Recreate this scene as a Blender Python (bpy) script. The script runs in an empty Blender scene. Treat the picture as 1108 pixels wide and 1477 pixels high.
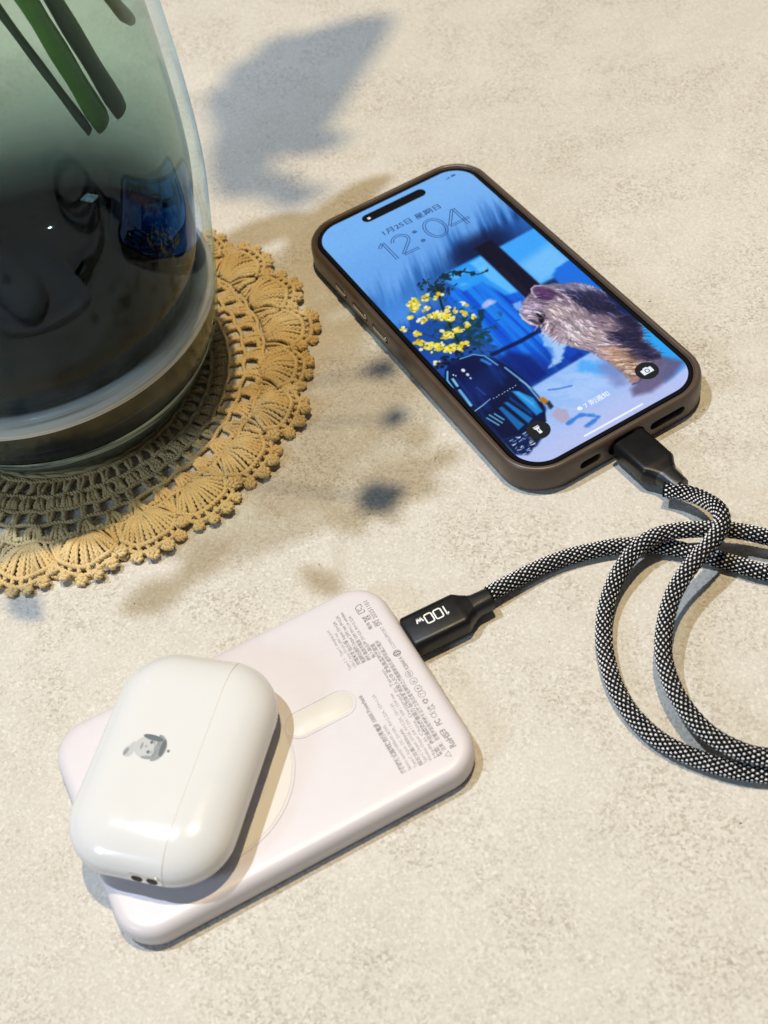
import bpy, bmesh, math, random
import numpy as np
from mathutils import Vector, Matrix
from mathutils.bvhtree import BVHTree

random.seed(7)
rng = np.random.default_rng(7)
MM = 0.001
SC = bpy.context.scene
COL = SC.collection

# ------------------------------------------------------------------ camera
cam_d = bpy.data.cameras.new("camera")
cam = bpy.data.objects.new("camera", cam_d)
COL.objects.link(cam)
rt = Vector((0.97783313, -0.16280002, -0.13167582))
up = Vector((0.20938569, 0.76027762, 0.61492728))
fw = Vector((0.0, 0.6288673, -0.77751265))
M = Matrix((rt, up, -fw)).transposed().to_4x4()
M.translation = Vector((0, 0, 0.31878))
cam.matrix_world = M
cam_d.sensor_fit = 'VERTICAL'
cam_d.sensor_height = 36.0
cam_d.lens = 45.0
cam_d.clip_start = 0.01
cam_d.clip_end = 50.0
cam_d.dof.use_dof = True
cam_d.dof.focus_distance = 0.405
cam_d.dof.aperture_fstop = 18.0
SC.camera = cam

# ------------------------------------------------------------------ light
world = bpy.data.worlds.new("World")
SC.world = world
world.use_nodes = True
bg = world.node_tree.nodes["Background"]
bg.inputs[0].default_value = (0.90, 0.95, 1.0, 1)
bg.inputs[1].default_value = 0.10
L1_POS = Vector((-0.500, 0.480, 1.66))   # cool ceiling spot, up and to the left
L2_POS = Vector((0.140, 0.385, 1.724))    # warm ceiling spot beyond the table
def spot(name, pos, target, power, colour, radius):
    d = bpy.data.lights.new(name, 'SPOT')
    d.energy = power
    d.color = colour
    d.shadow_soft_size = radius
    d.spot_size = math.radians(70)
    d.spot_blend = 0.6
    o = bpy.data.objects.new(name, d)
    COL.objects.link(o)
    o.location = pos
    o.rotation_euler = (Vector(target) - pos).to_track_quat('-Z', 'Y').to_euler()
    return o
spot("cool_ceiling_spot", L1_POS, (0.0, 0.27, 0), 85, (0.75, 0.855, 1.0), 0.020)
spot("warm_ceiling_spot", L2_POS, (0.03, 0.30, 0), 96, (1.0, 0.79, 0.47), 0.017)
win = bpy.data.lights.new("window_light", 'AREA')      # daylight from a window on the near left
win.shape = 'RECTANGLE'; win.size = 0.22; win.size_y = 0.32
win.energy = 7.0; win.color = (0.55, 0.75, 1.0)
wo = bpy.data.objects.new("window_light", win); COL.objects.link(wo)
wo.location = (-1.15, -0.40, 0.85)
wo.rotation_euler = (Vector((-0.05, 0.2, 0)) - wo.location).to_track_quat('-Z', 'Y').to_euler()

SC.view_settings.view_transform = 'Standard'
SC.view_settings.look = 'None'
SC.view_settings.exposure = 0.0
SC.view_settings.gamma = 1.0
SC.render.engine = 'CYCLES'
SC.cycles.max_bounces = 14
SC.cycles.transparent_max_bounces = 16
SC.cycles.transmission_bounces = 12
SC.cycles.caustics_reflective = False
SC.cycles.caustics_refractive = False
SC.cycles.use_denoising = True

# ------------------------------------------------------------------ helpers
def lin(r, g, b):
    f = lambda c: (c / 255 / 12.92) if c / 255 <= 0.04045 else ((c / 255 + 0.055) / 1.055) ** 2.4
    return (f(r), f(g), f(b))

def tag(o, label=None, cat=None, group=None, kind=None):
    if label: o['label'] = label
    if cat: o['category'] = cat
    if group: o['group'] = group
    if kind: o['kind'] = kind
    return o

def empty(name, loc=(0, 0, 0), rz=0.0):
    o = bpy.data.objects.new(name, None)
    COL.objects.link(o)
    o.location = Vector(loc) * MM
    o.rotation_euler = (0, 0, rz)
    o.empty_display_size = 0.01
    return o

def mesh(name, verts, faces, mat, parent=None, smooth=True, sharp=None, loc=None):
    """verts in millimetres"""
    me = bpy.data.meshes.new(name)
    v = np.asarray(verts, float) * MM
    me.from_pydata(v.tolist(), [], [tuple(f) for f in faces] if not isinstance(faces, np.ndarray) else faces.tolist())
    if smooth:
        me.polygons.foreach_set('use_smooth', [True] * len(me.polygons))
        if sharp:
            me.set_sharp_from_angle(angle=math.radians(sharp))
    me.update()
    for m in (mat if isinstance(mat, (list, tuple)) else [mat]):
        me.materials.append(m)
    o = bpy.data.objects.new(name, me)
    COL.objects.link(o)
    if parent: o.parent = parent
    if loc is not None: o.location = Vector(loc) * MM
    return o

def put(name, me, parent, loc=(0, 0, 0), rz=0.0):
    o = bpy.data.objects.new(name, me)
    COL.objects.link(o)
    o.parent = parent
    o.location = Vector(loc) * MM
    o.rotation_euler = (0, 0, rz)
    return o

def rrect(hx, hy, r, n=10):
    o = []
    r = max(min(r, hx, hy), 0.01)
    for cx, cy, a0 in ((hx - r, hy - r, 0), (-hx + r, hy - r, 90), (-hx + r, -hy + r, 180), (hx - r, -hy + r, 270)):
        for k in range(n + 1):
            a = math.radians(a0 + 90 * k / n)
            o.append((cx + r * math.cos(a), cy + r * math.sin(a)))
    return np.array(o)

def loft(rings, cap0=True, cap1=True, close=False):
    """rings: list of Nx3 arrays"""
    n = len(rings[0])
    V = np.concatenate(rings)
    F = []
    m = len(rings)
    for i in range(m if close else m - 1):
        a, b = i * n, ((i + 1) % m) * n
        for k in range(n):
            k2 = (k + 1) % n
            F.append((a + k, a + k2, b + k2, b + k))
    if not close:
        if cap0: F.append(tuple(range(n - 1, -1, -1)))
        if cap1: F.append(tuple((m - 1) * n + k for k in range(n)))
    return V, F

def rbox(hx, hy, r, prof, n=10):
    """prof: list of (inset, z); outline radius shrinks with the inset"""
    rings = []
    for d, z in prof:
        q = rrect(hx - d, hy - d, max(r - d, 0.4), n)
        rings.append(np.c_[q, np.full(len(q), z)])
    return loft(rings)

def frames(P):
    P = np.asarray(P, float)
    T = np.gradient(P, axis=0)
    T /= np.linalg.norm(T, axis=1)[:, None] + 1e-12
    N = np.zeros_like(P)
    a = np.array([0, 0, 1.0]) if abs(T[0, 2]) < 0.9 else np.array([1.0, 0, 0])
    n = a - T[0] * (a @ T[0]); n /= np.linalg.norm(n)
    for i in range(len(P)):
        n = n - T[i] * (n @ T[i]); n /= np.linalg.norm(n) + 1e-12
        N[i] = n
    return T, N, np.cross(T, N)

def spline(pts, step=None, n=None):
    """Catmull-Rom through pts, resampled evenly"""
    P = np.asarray(pts, float)
    Q = np.vstack([2 * P[0] - P[1], P, 2 * P[-1] - P[-2]])
    out = []
    for i in range(1, len(Q) - 2):
        p0, p1, p2, p3 = Q[i - 1], Q[i], Q[i + 1], Q[i + 2]
        for t in np.linspace(0, 1, 24, endpoint=False):
            out.append(0.5 * (2 * p1 + (p2 - p0) * t + (2 * p0 - 5 * p1 + 4 * p2 - p3) * t * t + (3 * p1 - p0 - 3 * p2 + p3) * t ** 3))
    out.append(P[-1])
    out = np.array(out)
    s = np.r_[0, np.cumsum(np.linalg.norm(np.diff(out, axis=0), axis=1))]
    m = n or max(3, int(s[-1] / step) + 1)
    u = np.linspace(0, s[-1], m)
    return np.stack([np.interp(u, s, out[:, k]) for k in range(3)], 1)

class Bag:
    def __init__(self): self.V, self.F, self.n = [], [], 0
    def add(self, V, F):
        self.V.append(np.asarray(V, float)); F = np.asarray(F) if not isinstance(F, list) else F
        if isinstance(F, list): self.F += [tuple(i + self.n for i in f) for f in F]
        else: self.F += (F + self.n).tolist()
        self.n += len(V)
    def tube(self, P, r, sides=6, closed=False, cap=True):
        P = np.asarray(P, float); m = len(P)
        T, N, B = frames(P)
        rr = np.full(m, r) if np.isscalar(r) else np.asarray(r, float)
        a = np.linspace(0, 2 * np.pi, sides, endpoint=False)
        V = (P[:, None] + rr[:, None, None] * (np.cos(a)[None, :, None] * N[:, None] + np.sin(a)[None, :, None] * B[:, None])).reshape(-1, 3)
        i = np.arange(m if closed else m - 1)[:, None]; k = np.arange(sides)[None]
        k2 = (k + 1) % sides; j = (i + 1) % m
        F = np.stack([i * sides + k, i * sides + k2, j * sides + k2, j * sides + k], -1).reshape(-1, 4)
        F = [tuple(f) for f in F.tolist()]
        if cap and not closed:
            F.append(tuple(range(sides - 1, -1, -1))); F.append(tuple((m - 1) * sides + q for q in range(sides)))
        self.add(V, F)
    def yarn(self, P, r=0.50, off=0.40, twist=2.6, ph=0.0, sides=5, plies=2):
        """two plies twisted about the path; twist = mm per turn"""
        P = np.asarray(P, float)
        T, N, B = frames(P)
        s = np.r_[0, np.cumsum(np.linalg.norm(np.diff(P, axis=0), axis=1))]
        for q in range(plies):
            a = 2 * np.pi * (s / twist + q / plies) + ph
            self.tube(P + off * (np.cos(a)[:, None] * N + np.sin(a)[:, None] * B), r, sides)
    def build(self, name, mat, parent=None, **k):
        return mesh(name, np.concatenate(self.V), self.F, mat, parent, **k)

# ------------------------------------------------------------------ materials
def new_mat(name):
    m = bpy.data.materials.new(name); m.use_nodes = True
    nt = m.node_tree
    return m, nt, nt.nodes["Principled BSDF"]

def nd(nt, typ, **k):
    n = nt.nodes.new(typ)
    for a, b in k.items(): setattr(n, a, b)
    return n

def noise(nt, scale, detail=4, rough=0.55, vec=None):
    n = nd(nt, 'ShaderNodeTexNoise'); n.inputs['Scale'].default_value = scale
    n.inputs['Detail'].default_value = detail; n.inputs['Roughness'].default_value = rough
    if vec: nt.links.new(vec, n.inputs['Vector'])
    return n

def ramp(nt, src, stops):
    r = nd(nt, 'ShaderNodeValToRGB')
    while len(r.color_ramp.elements) < len(stops): r.color_ramp.elements.new(0.5)
    for e, (p, c) in zip(r.color_ramp.elements, stops):
        e.position = p; e.color = (*c, 1) if not np.isscalar(c) else (c, c, c, 1)
    nt.links.new(src, r.inputs[0])
    return r

def mixc(nt, fac, a, b, mode='MIX'):
    m = nd(nt, 'ShaderNodeMix', data_type='RGBA', blend_type=mode)
    for s, x in ((m.inputs[0], fac), (m.inputs[6], a), (m.inputs[7], b)):
        if hasattr(x, 'is_linked') or isinstance(x, bpy.types.NodeSocket): nt.links.new(x, s)
        elif np.isscalar(x): s.default_value = x
        else: s.default_value = (*x, 1)
    return m.outputs[2]

def plain(name, col, rough=0.5, bump=0.0, bscale=800, var=0.06, metal=0.0, coat=0.0, spec=0.5, sss=0.0):
    m, nt, b = new_mat(name)
    tc = nd(nt, 'ShaderNodeTexCoord')
    n = noise(nt, bscale * 0.25, 5, 0.6, tc.outputs['Object'])
    c = mixc(nt, n.outputs[0], tuple(x * (1 - var) for x in col), tuple(min(x * (1 + var), 1) for x in col))
    nt.links.new(c, b.inputs['Base Color'])
    b.inputs['Roughness'].default_value = rough
    b.inputs['Metallic'].default_value = metal
    b.inputs['Coat Weight'].default_value = coat
    b.inputs['Coat Roughness'].default_value = 0.04
    b.inputs['Specular IOR Level'].default_value = spec
    if sss:
        b.inputs['Subsurface Weight'].default_value = sss
        b.inputs['Subsurface Radius'].default_value = (0.002, 0.0016, 0.0012)
        b.inputs['Subsurface Scale'].default_value = 1.0
    r2 = ramp(nt, noise(nt, bscale * 0.1, 4, 0.6, tc.outputs['Object']).outputs[0], [(0.3, max(rough - 0.05, 0.02)), (0.7, rough + 0.06)])
    nt.links.new(r2.outputs[0], b.inputs['Roughness'])
    if bump:
        n2 = noise(nt, bscale, 3, 0.6, tc.outputs['Object'])
        bp = nd(nt, 'ShaderNodeBump'); bp.inputs['Strength'].default_value = bump; bp.inputs['Distance'].default_value = 0.0003
        nt.links.new(n2.outputs[0], bp.inputs['Height']); nt.links.new(bp.outputs[0], b.inputs['Normal'])
    return m

def table_material():
    m, nt, b = new_mat("speckled_stone")
    tc = nd(nt, 'ShaderNodeTexCoord'); V = tc.outputs['Object']
    big = ramp(nt, noise(nt, 9, 4, 0.6, V).outputs[0], [(0.3, 0.0), (0.7, 1.0)])
    mid = ramp(nt, noise(nt, 55, 6, 0.7, V).outputs[0], [(0.36, 0.0), (0.66, 1.0)])
    fine = ramp(nt, noise(nt, 620, 5, 0.7, V).outputs[0], [(0.36, 0.0), (0.64, 1.0)])
    grain = ramp(nt, noise(nt, 1000, 4, 0.7, V).outputs[0], [(0.35, 0.0), (0.65, 1.0)])
    c = mixc(nt, big.outputs[0], (0.595, 0.565, 0.512), (0.655, 0.63, 0.58))
    c = mixc(nt, mid.outputs[0], mixc(nt, 1.0, c, (0.95, 0.945, 0.935), 'MULTIPLY'), c)
    # crisp mineral grains, denser in patches
    patch = ramp(nt, noise(nt, 24, 6, 0.68, V).outputs[0], [(0.44, 0.22), (0.60, 1.0)])
    warp = noise(nt, 900, 2, 0.5, V)
    wv = nd(nt, 'ShaderNodeVectorMath', operation='MULTIPLY_ADD'); nt.links.new(warp.outputs['Color'], wv.inputs[0]); wv.inputs[1].default_value = (0.0012, 0.0012, 0.0012); nt.links.new(V, wv.inputs[2])
    g1 = nd(nt, 'ShaderNodeTexVoronoi', feature='F1'); g1.inputs['Scale'].default_value = 1400; nt.links.new(wv.outputs[0], g1.inputs['Vector'])
    s1 = nd(nt, 'ShaderNodeSeparateColor'); nt.links.new(g1.outputs['Color'], s1.inputs[0])
    dark = ramp(nt, s1.outputs[0], [(0.42, 0.0), (0.95, 1.0)])
    f = nd(nt, 'ShaderNodeMath', operation='MULTIPLY'); nt.links.new(patch.outputs[0], f.inputs[0]); nt.links.new(dark.outputs[0], f.inputs[1])
    c = mixc(nt, f.outputs[0], c, mixc(nt, 1.0, c, (0.69, 0.65, 0.585), 'MULTIPLY'))
    lightg = ramp(nt, s1.outputs[1], [(0.70, 0.0), (0.98, 0.55)])
    c = mixc(nt, lightg.outputs[0], c, (0.74, 0.715, 0.66))
    c = mixc(nt, grain.outputs[0], mixc(nt, 1.0, c, (0.85, 0.84, 0.82), 'MULTIPLY'), c)
    # rare brown flecks
    vo = nd(nt, 'ShaderNodeTexVoronoi', feature='F1'); vo.inputs['Scale'].default_value = 110; nt.links.new(V, vo.inputs['Vector'])
    sel = nd(nt, 'ShaderNodeSeparateColor'); nt.links.new(vo.outputs['Color'], sel.inputs[0])
    k = ramp(nt, sel.outputs[0], [(0.90, 0.0), (0.97, 1.0)])
    d = ramp(nt, vo.outputs['Distance'], [(0.04, 1.0), (0.12, 0.0)])
    fm = nd(nt, 'ShaderNodeMath', operation='MULTIPLY'); nt.links.new(k.outputs[0], fm.inputs[0]); nt.links.new(d.outputs[0], fm.inputs[1])
    fm2 = nd(nt, 'ShaderNodeMath', operation='MULTIPLY'); nt.links.new(fm.outputs[0], fm2.inputs[0]); fm2.inputs[1].default_value = 0.5
    c = mixc(nt, fm2.outputs[0], c, (0.30, 0.22, 0.14))
    nt.links.new(c, b.inputs['Base Color'])
    b.inputs['Roughness'].default_value = 0.55
    b.inputs['Specular IOR Level'].default_value = 0.35
    h = nd(nt, 'ShaderNodeMath', operation='ADD'); nt.links.new(fine.outputs[0], h.inputs[0]); nt.links.new(grain.outputs[0], h.inputs[1])
    bp = nd(nt, 'ShaderNodeBump'); bp.inputs['Strength'].default_value = 0.35; bp.inputs['Distance'].default_value = 0.0003
    nt.links.new(h.outputs[0], bp.inputs['Height']); nt.links.new(bp.outputs[0], b.inputs['Normal'])
    return m

def yarn_material():
    m, nt, b = new_mat("cotton_yarn")
    tc = nd(nt, 'ShaderNodeTexCoord'); geo = nd(nt, 'ShaderNodeNewGeometry'); V = geo.outputs['Position']
    a = ramp(nt, noise(nt, 26, 4, 0.6, V).outputs[0], [(0.3, (0.64, 0.46, 0.19)), (0.55, (0.74, 0.575, 0.30)), (0.75, (0.79, 0.67, 0.43))])
    f = noise(nt, 900, 3, 0.6, V)
    c = mixc(nt, f.outputs[0], mixc(nt, 1.0, a.outputs[0], (0.78, 0.74, 0.68), 'MULTIPLY'), a.outputs[0])
    nt.links.new(c, b.inputs['Base Color'])
    b.inputs['Roughness'].default_value = 0.85
    b.inputs['Specular IOR Level'].default_value = 0.2
    b.inputs['Sheen Weight'].default_value = 0.15
    n2 = noise(nt, 3500, 2, 0.6, V)
    bp = nd(nt, 'ShaderNodeBump'); bp.inputs['Strength'].default_value = 0.5; bp.inputs['Distance'].default_value = 0.0002
    nt.links.new(n2.outputs[0], bp.inputs['Height']); nt.links.new(bp.outputs[0], b.inputs['Normal'])
    return m

def schlick(nt, f0=0.04):
    lw = nd(nt, 'ShaderNodeLayerWeight'); lw.inputs['Blend'].default_value = 0.5
    p = nd(nt, 'ShaderNodeMath', operation='POWER'); nt.links.new(lw.outputs['Facing'], p.inputs[0]); p.inputs[1].default_value = 5.0
    a = nd(nt, 'ShaderNodeMath', operation='MULTIPLY_ADD'); nt.links.new(p.outputs[0], a.inputs[0])
    a.inputs[1].default_value = 1 - f0; a.inputs[2].default_value = f0
    return a.outputs[0], lw.outputs['Facing']

def vase_outer_material():
    """clear casing: thin transparent wall throughout, reflection weakened towards the foot"""
    m, nt, b = new_mat("clear_glass")
    nt.nodes.remove(b)
    out = nt.nodes["Material Output"]
    fr, facing = schlick(nt, 0.034)
    tr = nd(nt, 'ShaderNodeBsdfTransparent')
    tint = ramp(nt, facing, [(0.0, (0.95, 0.97, 0.96)), (0.7, (0.91, 0.95, 0.94)), (0.92, (0.84, 0.89, 0.90)), (1.0, (0.40, 0.46, 0.48))])
    nt.links.new(tint.outputs[0], tr.inputs[0])
    gl = nd(nt, 'ShaderNodeBsdfGlossy'); gl.inputs['Roughness'].default_value = 0.015; gl.inputs['Color'].default_value = (0.62, 0.83, 1.0, 1)
    tc = nd(nt, 'ShaderNodeTexCoord'); sx = nd(nt, 'ShaderNodeSeparateXYZ'); nt.links.new(tc.outputs['Object'], sx.inputs[0])
    lo = nd(nt, 'ShaderNodeMapRange'); nt.links.new(sx.outputs['Z'], lo.inputs[0]); lo.inputs[1].default_value = 0.020; lo.inputs[2].default_value = 0.044; lo.inputs[3].default_value = 0.22; lo.inputs[4].default_value = 0.72
    fw_ = nd(nt, 'ShaderNodeMath', operation='MULTIPLY'); nt.links.new(fr, fw_.inputs[0]); nt.links.new(lo.outputs[0], fw_.inputs[1])
    thin = nd(nt, 'ShaderNodeMixShader'); nt.links.new(fw_.outputs[0], thin.inputs[0]); nt.links.new(tr.outputs[0], thin.inputs[1]); nt.links.new(gl.outputs[0], thin.inputs[2])
    nt.links.new(thin.outputs[0], out.inputs[0])
    return m

def vase_liner_material():
    """smoke coloured inner layer, nearly black in the thick bottom, pale above; the same faint
    gloss covers it inside and out"""
    m, nt, b = new_mat("smoked_glass")
    nt.nodes.remove(b)
    out = nt.nodes["Material Output"]
    fr, facing = schlick(nt, 0.008)
    tc = nd(nt, 'ShaderNodeTexCoord'); sx = nd(nt, 'ShaderNodeSeparateXYZ'); nt.links.new(tc.outputs['Object'], sx.inputs[0])
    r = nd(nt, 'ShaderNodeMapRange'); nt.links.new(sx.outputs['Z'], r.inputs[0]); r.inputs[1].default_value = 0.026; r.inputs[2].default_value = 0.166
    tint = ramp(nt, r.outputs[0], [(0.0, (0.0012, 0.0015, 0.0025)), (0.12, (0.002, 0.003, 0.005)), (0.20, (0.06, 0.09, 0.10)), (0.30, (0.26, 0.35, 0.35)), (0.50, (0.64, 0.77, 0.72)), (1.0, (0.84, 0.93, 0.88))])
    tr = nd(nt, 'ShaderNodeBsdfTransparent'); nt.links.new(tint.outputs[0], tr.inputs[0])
    gl = nd(nt, 'ShaderNodeBsdfGlossy'); gl.inputs['Roughness'].default_value = 0.03
    mx = nd(nt, 'ShaderNodeMixShader'); nt.links.new(fr, mx.inputs[0]); nt.links.new(tr.outputs[0], mx.inputs[1]); nt.links.new(gl.outputs[0], mx.inputs[2])
    nt.links.new(mx.outputs[0], out.inputs[0])
    return m

def streaky(name, stops, rough, coat, scale=(14, 14, 900)):
    """painted foot rings: fine streaks along the ring imitate refraction in clear glass"""
    m, nt, b = new_mat(name)
    tc = nd(nt, 'ShaderNodeTexCoord'); mp = nd(nt, 'ShaderNodeMapping'); mp.inputs['Scale'].default_value = scale
    nt.links.new(tc.outputs['Object'], mp.inputs[0])
    n = noise(nt, 1.0, 6, 0.65, mp.outputs[0])
    c = ramp(nt, n.outputs[0], stops)
    nt.links.new(c.outputs[0], b.inputs['Base Color'])
    b.inputs['Roughness'].default_value = rough
    b.inputs['Coat Weight'].default_value = coat; b.inputs['Coat Roughness'].default_value = 0.03
    return m

def display_material():
    m, nt, b = new_mat("lit_display")
    at = nd(nt, 'ShaderNodeAttribute', attribute_name='pixels')
    b.inputs['Base Color'].default_value = (0.004, 0.004, 0.005, 1)
    b.inputs['Roughness'].default_value = 0.12
    b.inputs['Specular IOR Level'].default_value = 0.3
    nt.links.new(at.outputs['Color'], b.inputs['Emission Color'])
    b.inputs['Emission Strength'].default_value = 1.0
    return m

def glow(name, col, s=1.0):
    m, nt, b = new_mat(name)
    b.inputs['Base Color'].default_value = (0.01, 0.01, 0.01, 1)
    b.inputs['Roughness'].default_value = 0.15
    b.inputs['Emission Color'].default_value = (*col, 1)
    b.inputs['Emission Strength'].default_value = s
    return m

MT = dict(
    table=table_material(), yarn=yarn_material(), clear=vase_outer_material(), smoke=vase_liner_material(),
    display=display_material(),
    case=plain("taupe_silicone", (0.080, 0.056, 0.041), 0.35, 0.08, 1500, 0.08, spec=0.45),
    bezel=plain("black_glass", (0.004, 0.004, 0.005), 0.08, 0, 400, 0.05),
    hole=plain("dark_recess", (0.006, 0.006, 0.006), 0.6),
    metal=plain("brushed_metal", (0.55, 0.50, 0.46), 0.25, 0, 900, 0.05, metal=1.0),
    plug=plain("black_plastic", (0.006, 0.006, 0.0065), 0.34, 0.06, 1800, 0.1, spec=0.3),
    relief=plain("black_rubber", (0.008, 0.009, 0.010), 0.36, 0.15, 2500, 0.1, spec=0.5),
    white_yarn=plain("white_braid", (0.86, 0.86, 0.87), 0.6, 0.2, 4000, 0.1),
    black_yarn=plain("black_braid", (0.003, 0.0035, 0.006), 0.55, 0.3, 4000, 0.15, spec=0.18),
    bank=plain("matt_white_plastic", (0.605, 0.57, 0.595), 0.38, 0.04, 2500, 0.012, sss=0.0),
    cream=plain("cream_pad", (0.63, 0.605, 0.565), 0.45, 0.04, 2500, 0.012),
    ink=plain("grey_ink", (0.27, 0.255, 0.26), 0.6),
    pod=plain("glossy_white_plastic", (0.655, 0.655, 0.655), 0.16, 0.0, 600, 0.008, coat=0.45),
    seam=plain("seam_tan", (0.60, 0.50, 0.43), 0.5),  # tan colour of the joint between lid and body
    silver=plain("polished_steel", (0.62, 0.63, 0.65), 0.18, 0, 900, 0.04, metal=1.0),
    engrave=plain("engraved_grey", (0.22, 0.24, 0.25), 0.5), engrave_dark=plain("engraved_dark_grey", (0.085, 0.10, 0.11), 0.5),
    engrave_light=plain("engraved_pale_grey", (0.43, 0.44, 0.445), 0.5),
    white_print=glow("white_icon", lin(235, 242, 250)),
    ui_ink=glow("blue_clock_ink", lin(38, 78, 136)),
    print_white=plain("white_print", (0.80, 0.80, 0.80), 0.5),
    button=glow("dark_round_button", lin(14, 16, 24)),
    refraction=streaky("painted_refraction_pale", [(0.30, (0.34, 0.30, 0.26)), (0.45, (0.62, 0.60, 0.57)), (0.62, (0.78, 0.77, 0.75)), (0.72, (0.46, 0.44, 0.44))], 0.25, 0.5),  # bright refracted band painted as an opaque pale colour
    band=streaky("painted_refraction_dark", [(0.35, (0.002, 0.003, 0.006)), (0.58, (0.005, 0.009, 0.018)), (0.72, (0.03, 0.055, 0.10))], 0.22, 0.0),  # dark refraction of the clear foot painted in
    foot=streaky("green_grey_glass", [(0.32, (0.012, 0.022, 0.024)), (0.52, (0.045, 0.070, 0.068)), (0.70, (0.12, 0.16, 0.15))], 0.42, 0.05, (10, 10, 420)),  # foot glass colour with its crescent reflections painted as streaks
    pale=streaky("painted_highlight", [(0.40, (0.03, 0.05, 0.05)), (0.50, (0.26, 0.33, 0.31)), (0.62, (0.62, 0.68, 0.64))], 0.3, 0.1, (26, 26, 300)),  # highlight crescent on the foot painted in
    grit=plain("brown_grit", (0.16, 0.11, 0.07), 0.8),
    pot=plain("clay_pot", (0.30, 0.13, 0.07), 0.8, 0.2, 300, 0.1),
    stem=plain("green_stem", (0.11, 0.27, 0.03), 0.45, 0.2, 600, 0.35),
    stem_dark=plain("dark_stem", (0.045, 0.085, 0.03), 0.5, 0.2, 600, 0.3),
    stem_pale=plain("pale_stem", (0.20, 0.20, 0.07), 0.45, 0.2, 600, 0.3),
    leaf=plain("green_leaf", (0.045, 0.09, 0.025), 0.5, 0.2, 300, 0.3),
    petal=plain("yellow_petal", (0.62, 0.48, 0.06), 0.6, 0.1, 300, 0.15),
)

# ------------------------------------------------------------------ table
V, F = rbox(900, 900, 30, [(2, -30), (0, -28), (0, -2), (2, 0)], 6)
tab = mesh("tabletop", V, F, MT['table'], smooth=False)
tag(tab, "pale beige stone tabletop with fine mottled speckles under everything", None, kind='structure')

# ------------------------------------------------------------------ crochet doily
DO = (-101.0, 344.5)
doily = tag(empty("crochet_doily", (*DO, 0)), "round tan crochet doily with scalloped shell edge under the vase", "doily")
def pol(r, a, z=0.0): return np.array([r * math.cos(a), r * math.sin(a), z])
Z0 = 1.0
def arc_ring(bag, r, n, wob=0.25, z=Z0 + 0.5, rad=0.5, off=0.42, tw=2.3):
    a = np.linspace(0, 2 * np.pi, n)
    ph = random.random() * 6
    P = np.stack([(r + wob * np.sin(a * 37 + ph)) * np.cos(a), (r + wob * np.sin(a * 37 + ph)) * np.sin(a), z + 0.18 * np.sin(a * 53 + ph)], 1)
    bag.yarn(P, rad, off, tw, ph, 5)
def post(bag, p0, p1, lift=0.6, r=0.60, off=0.48, n=7, jit=0.34, tw=2.6):
    j = lambda: rng.normal(0, jit, 3) * (1, 1, .6)
    mid = (np.asarray(p0) + p1) / 2 + (0, 0, lift) + j()
    bag.yarn(spline([p0 + j() * .5, mid, p1 + j() * .5], n=n), r, off, tw, random.random() * 6, 5)
def dc_round(r0, r1, n, groups=None, lean=0.0, double=False):
    b = Bag()
    for i in range(n):
        a = 2 * math.pi * (i + rng.normal(0, .06)) / n
        for k in ((-.25, .25) if double else (0,)):
            da = k * 1.6 / r0
            post(b, pol(r0, a + da + lean, Z0), pol(r1, a + da - lean * (1 if i % 2 else -1), Z0), 0.7)
    return b
# hidden middle: tight spiral of yarn under the glass
b = Bag()
th = np.linspace(0, 2 * np.pi * 22, 22 * 70)
b.yarn(np.stack([(2 + 1.95 * th / 6.283) * np.cos(th), (2 + 1.95 * th / 6.283) * np.sin(th), np.full_like(th, Z0 + .1)], 1), 0.7, 0.45, 3.0)
b.build("centre_spiral", MT['yarn'], doily)
b = dc_round(45.0, 51.0, 138, lean=0.022); arc_ring(b, 51.6, 560); arc_ring(b, 45.0, 500)
b.build("inner_stitch_round", MT['yarn'], doily)
b = Bag()
for g in range(74):
    a0 = 2 * math.pi * g / 74
    for k in (-1.5, -.5, .5, 1.5):
        post(b, pol(52, a0 + k * .008, Z0), pol(57.5, a0 + k * .019, Z0), 0.9)
arc_ring(b, 58.0, 620, .35); arc_ring(b, 52.0, 560, .3, Z0 + .2)
b.build("cluster_round", MT['yarn'], doily)
b = Bag()
for i in range(66):
    a = 2 * math.pi * (i + rng.normal(0, .07)) / 66
    post(b, pol(58.4, a - .010, Z0), pol(63.3, a - .004, Z0), .4); post(b, pol(58.4, a + .010, Z0), pol(63.3, a + .004, Z0), .4)
arc_ring(b, 63.8, 680, .4); b.build("open_mesh_round", MT['yarn'], doily)
b = Bag()
for g in range(48):
    a0 = 2 * math.pi * (g + .5) / 48
    for k in range(-2, 3):
        post(b, pol(64.3, a0 + k * .007, Z0), pol(70.2, a0 + k * .022, Z0), 1.0)
    # chain bar between the fans
    a1 = a0 + math.pi / 48
    b.yarn(spline([pol(70, a0 + .048, Z0 + .3), pol(69.2, a1, Z0 + .7), pol(70, a1 + .018, Z0 + .3)], n=9), .54, .44, 2.4)
arc_ring(b, 70.9, 740, .5, Z0 + .4); b.build("fan_round", MT['yarn'], doily)

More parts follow.
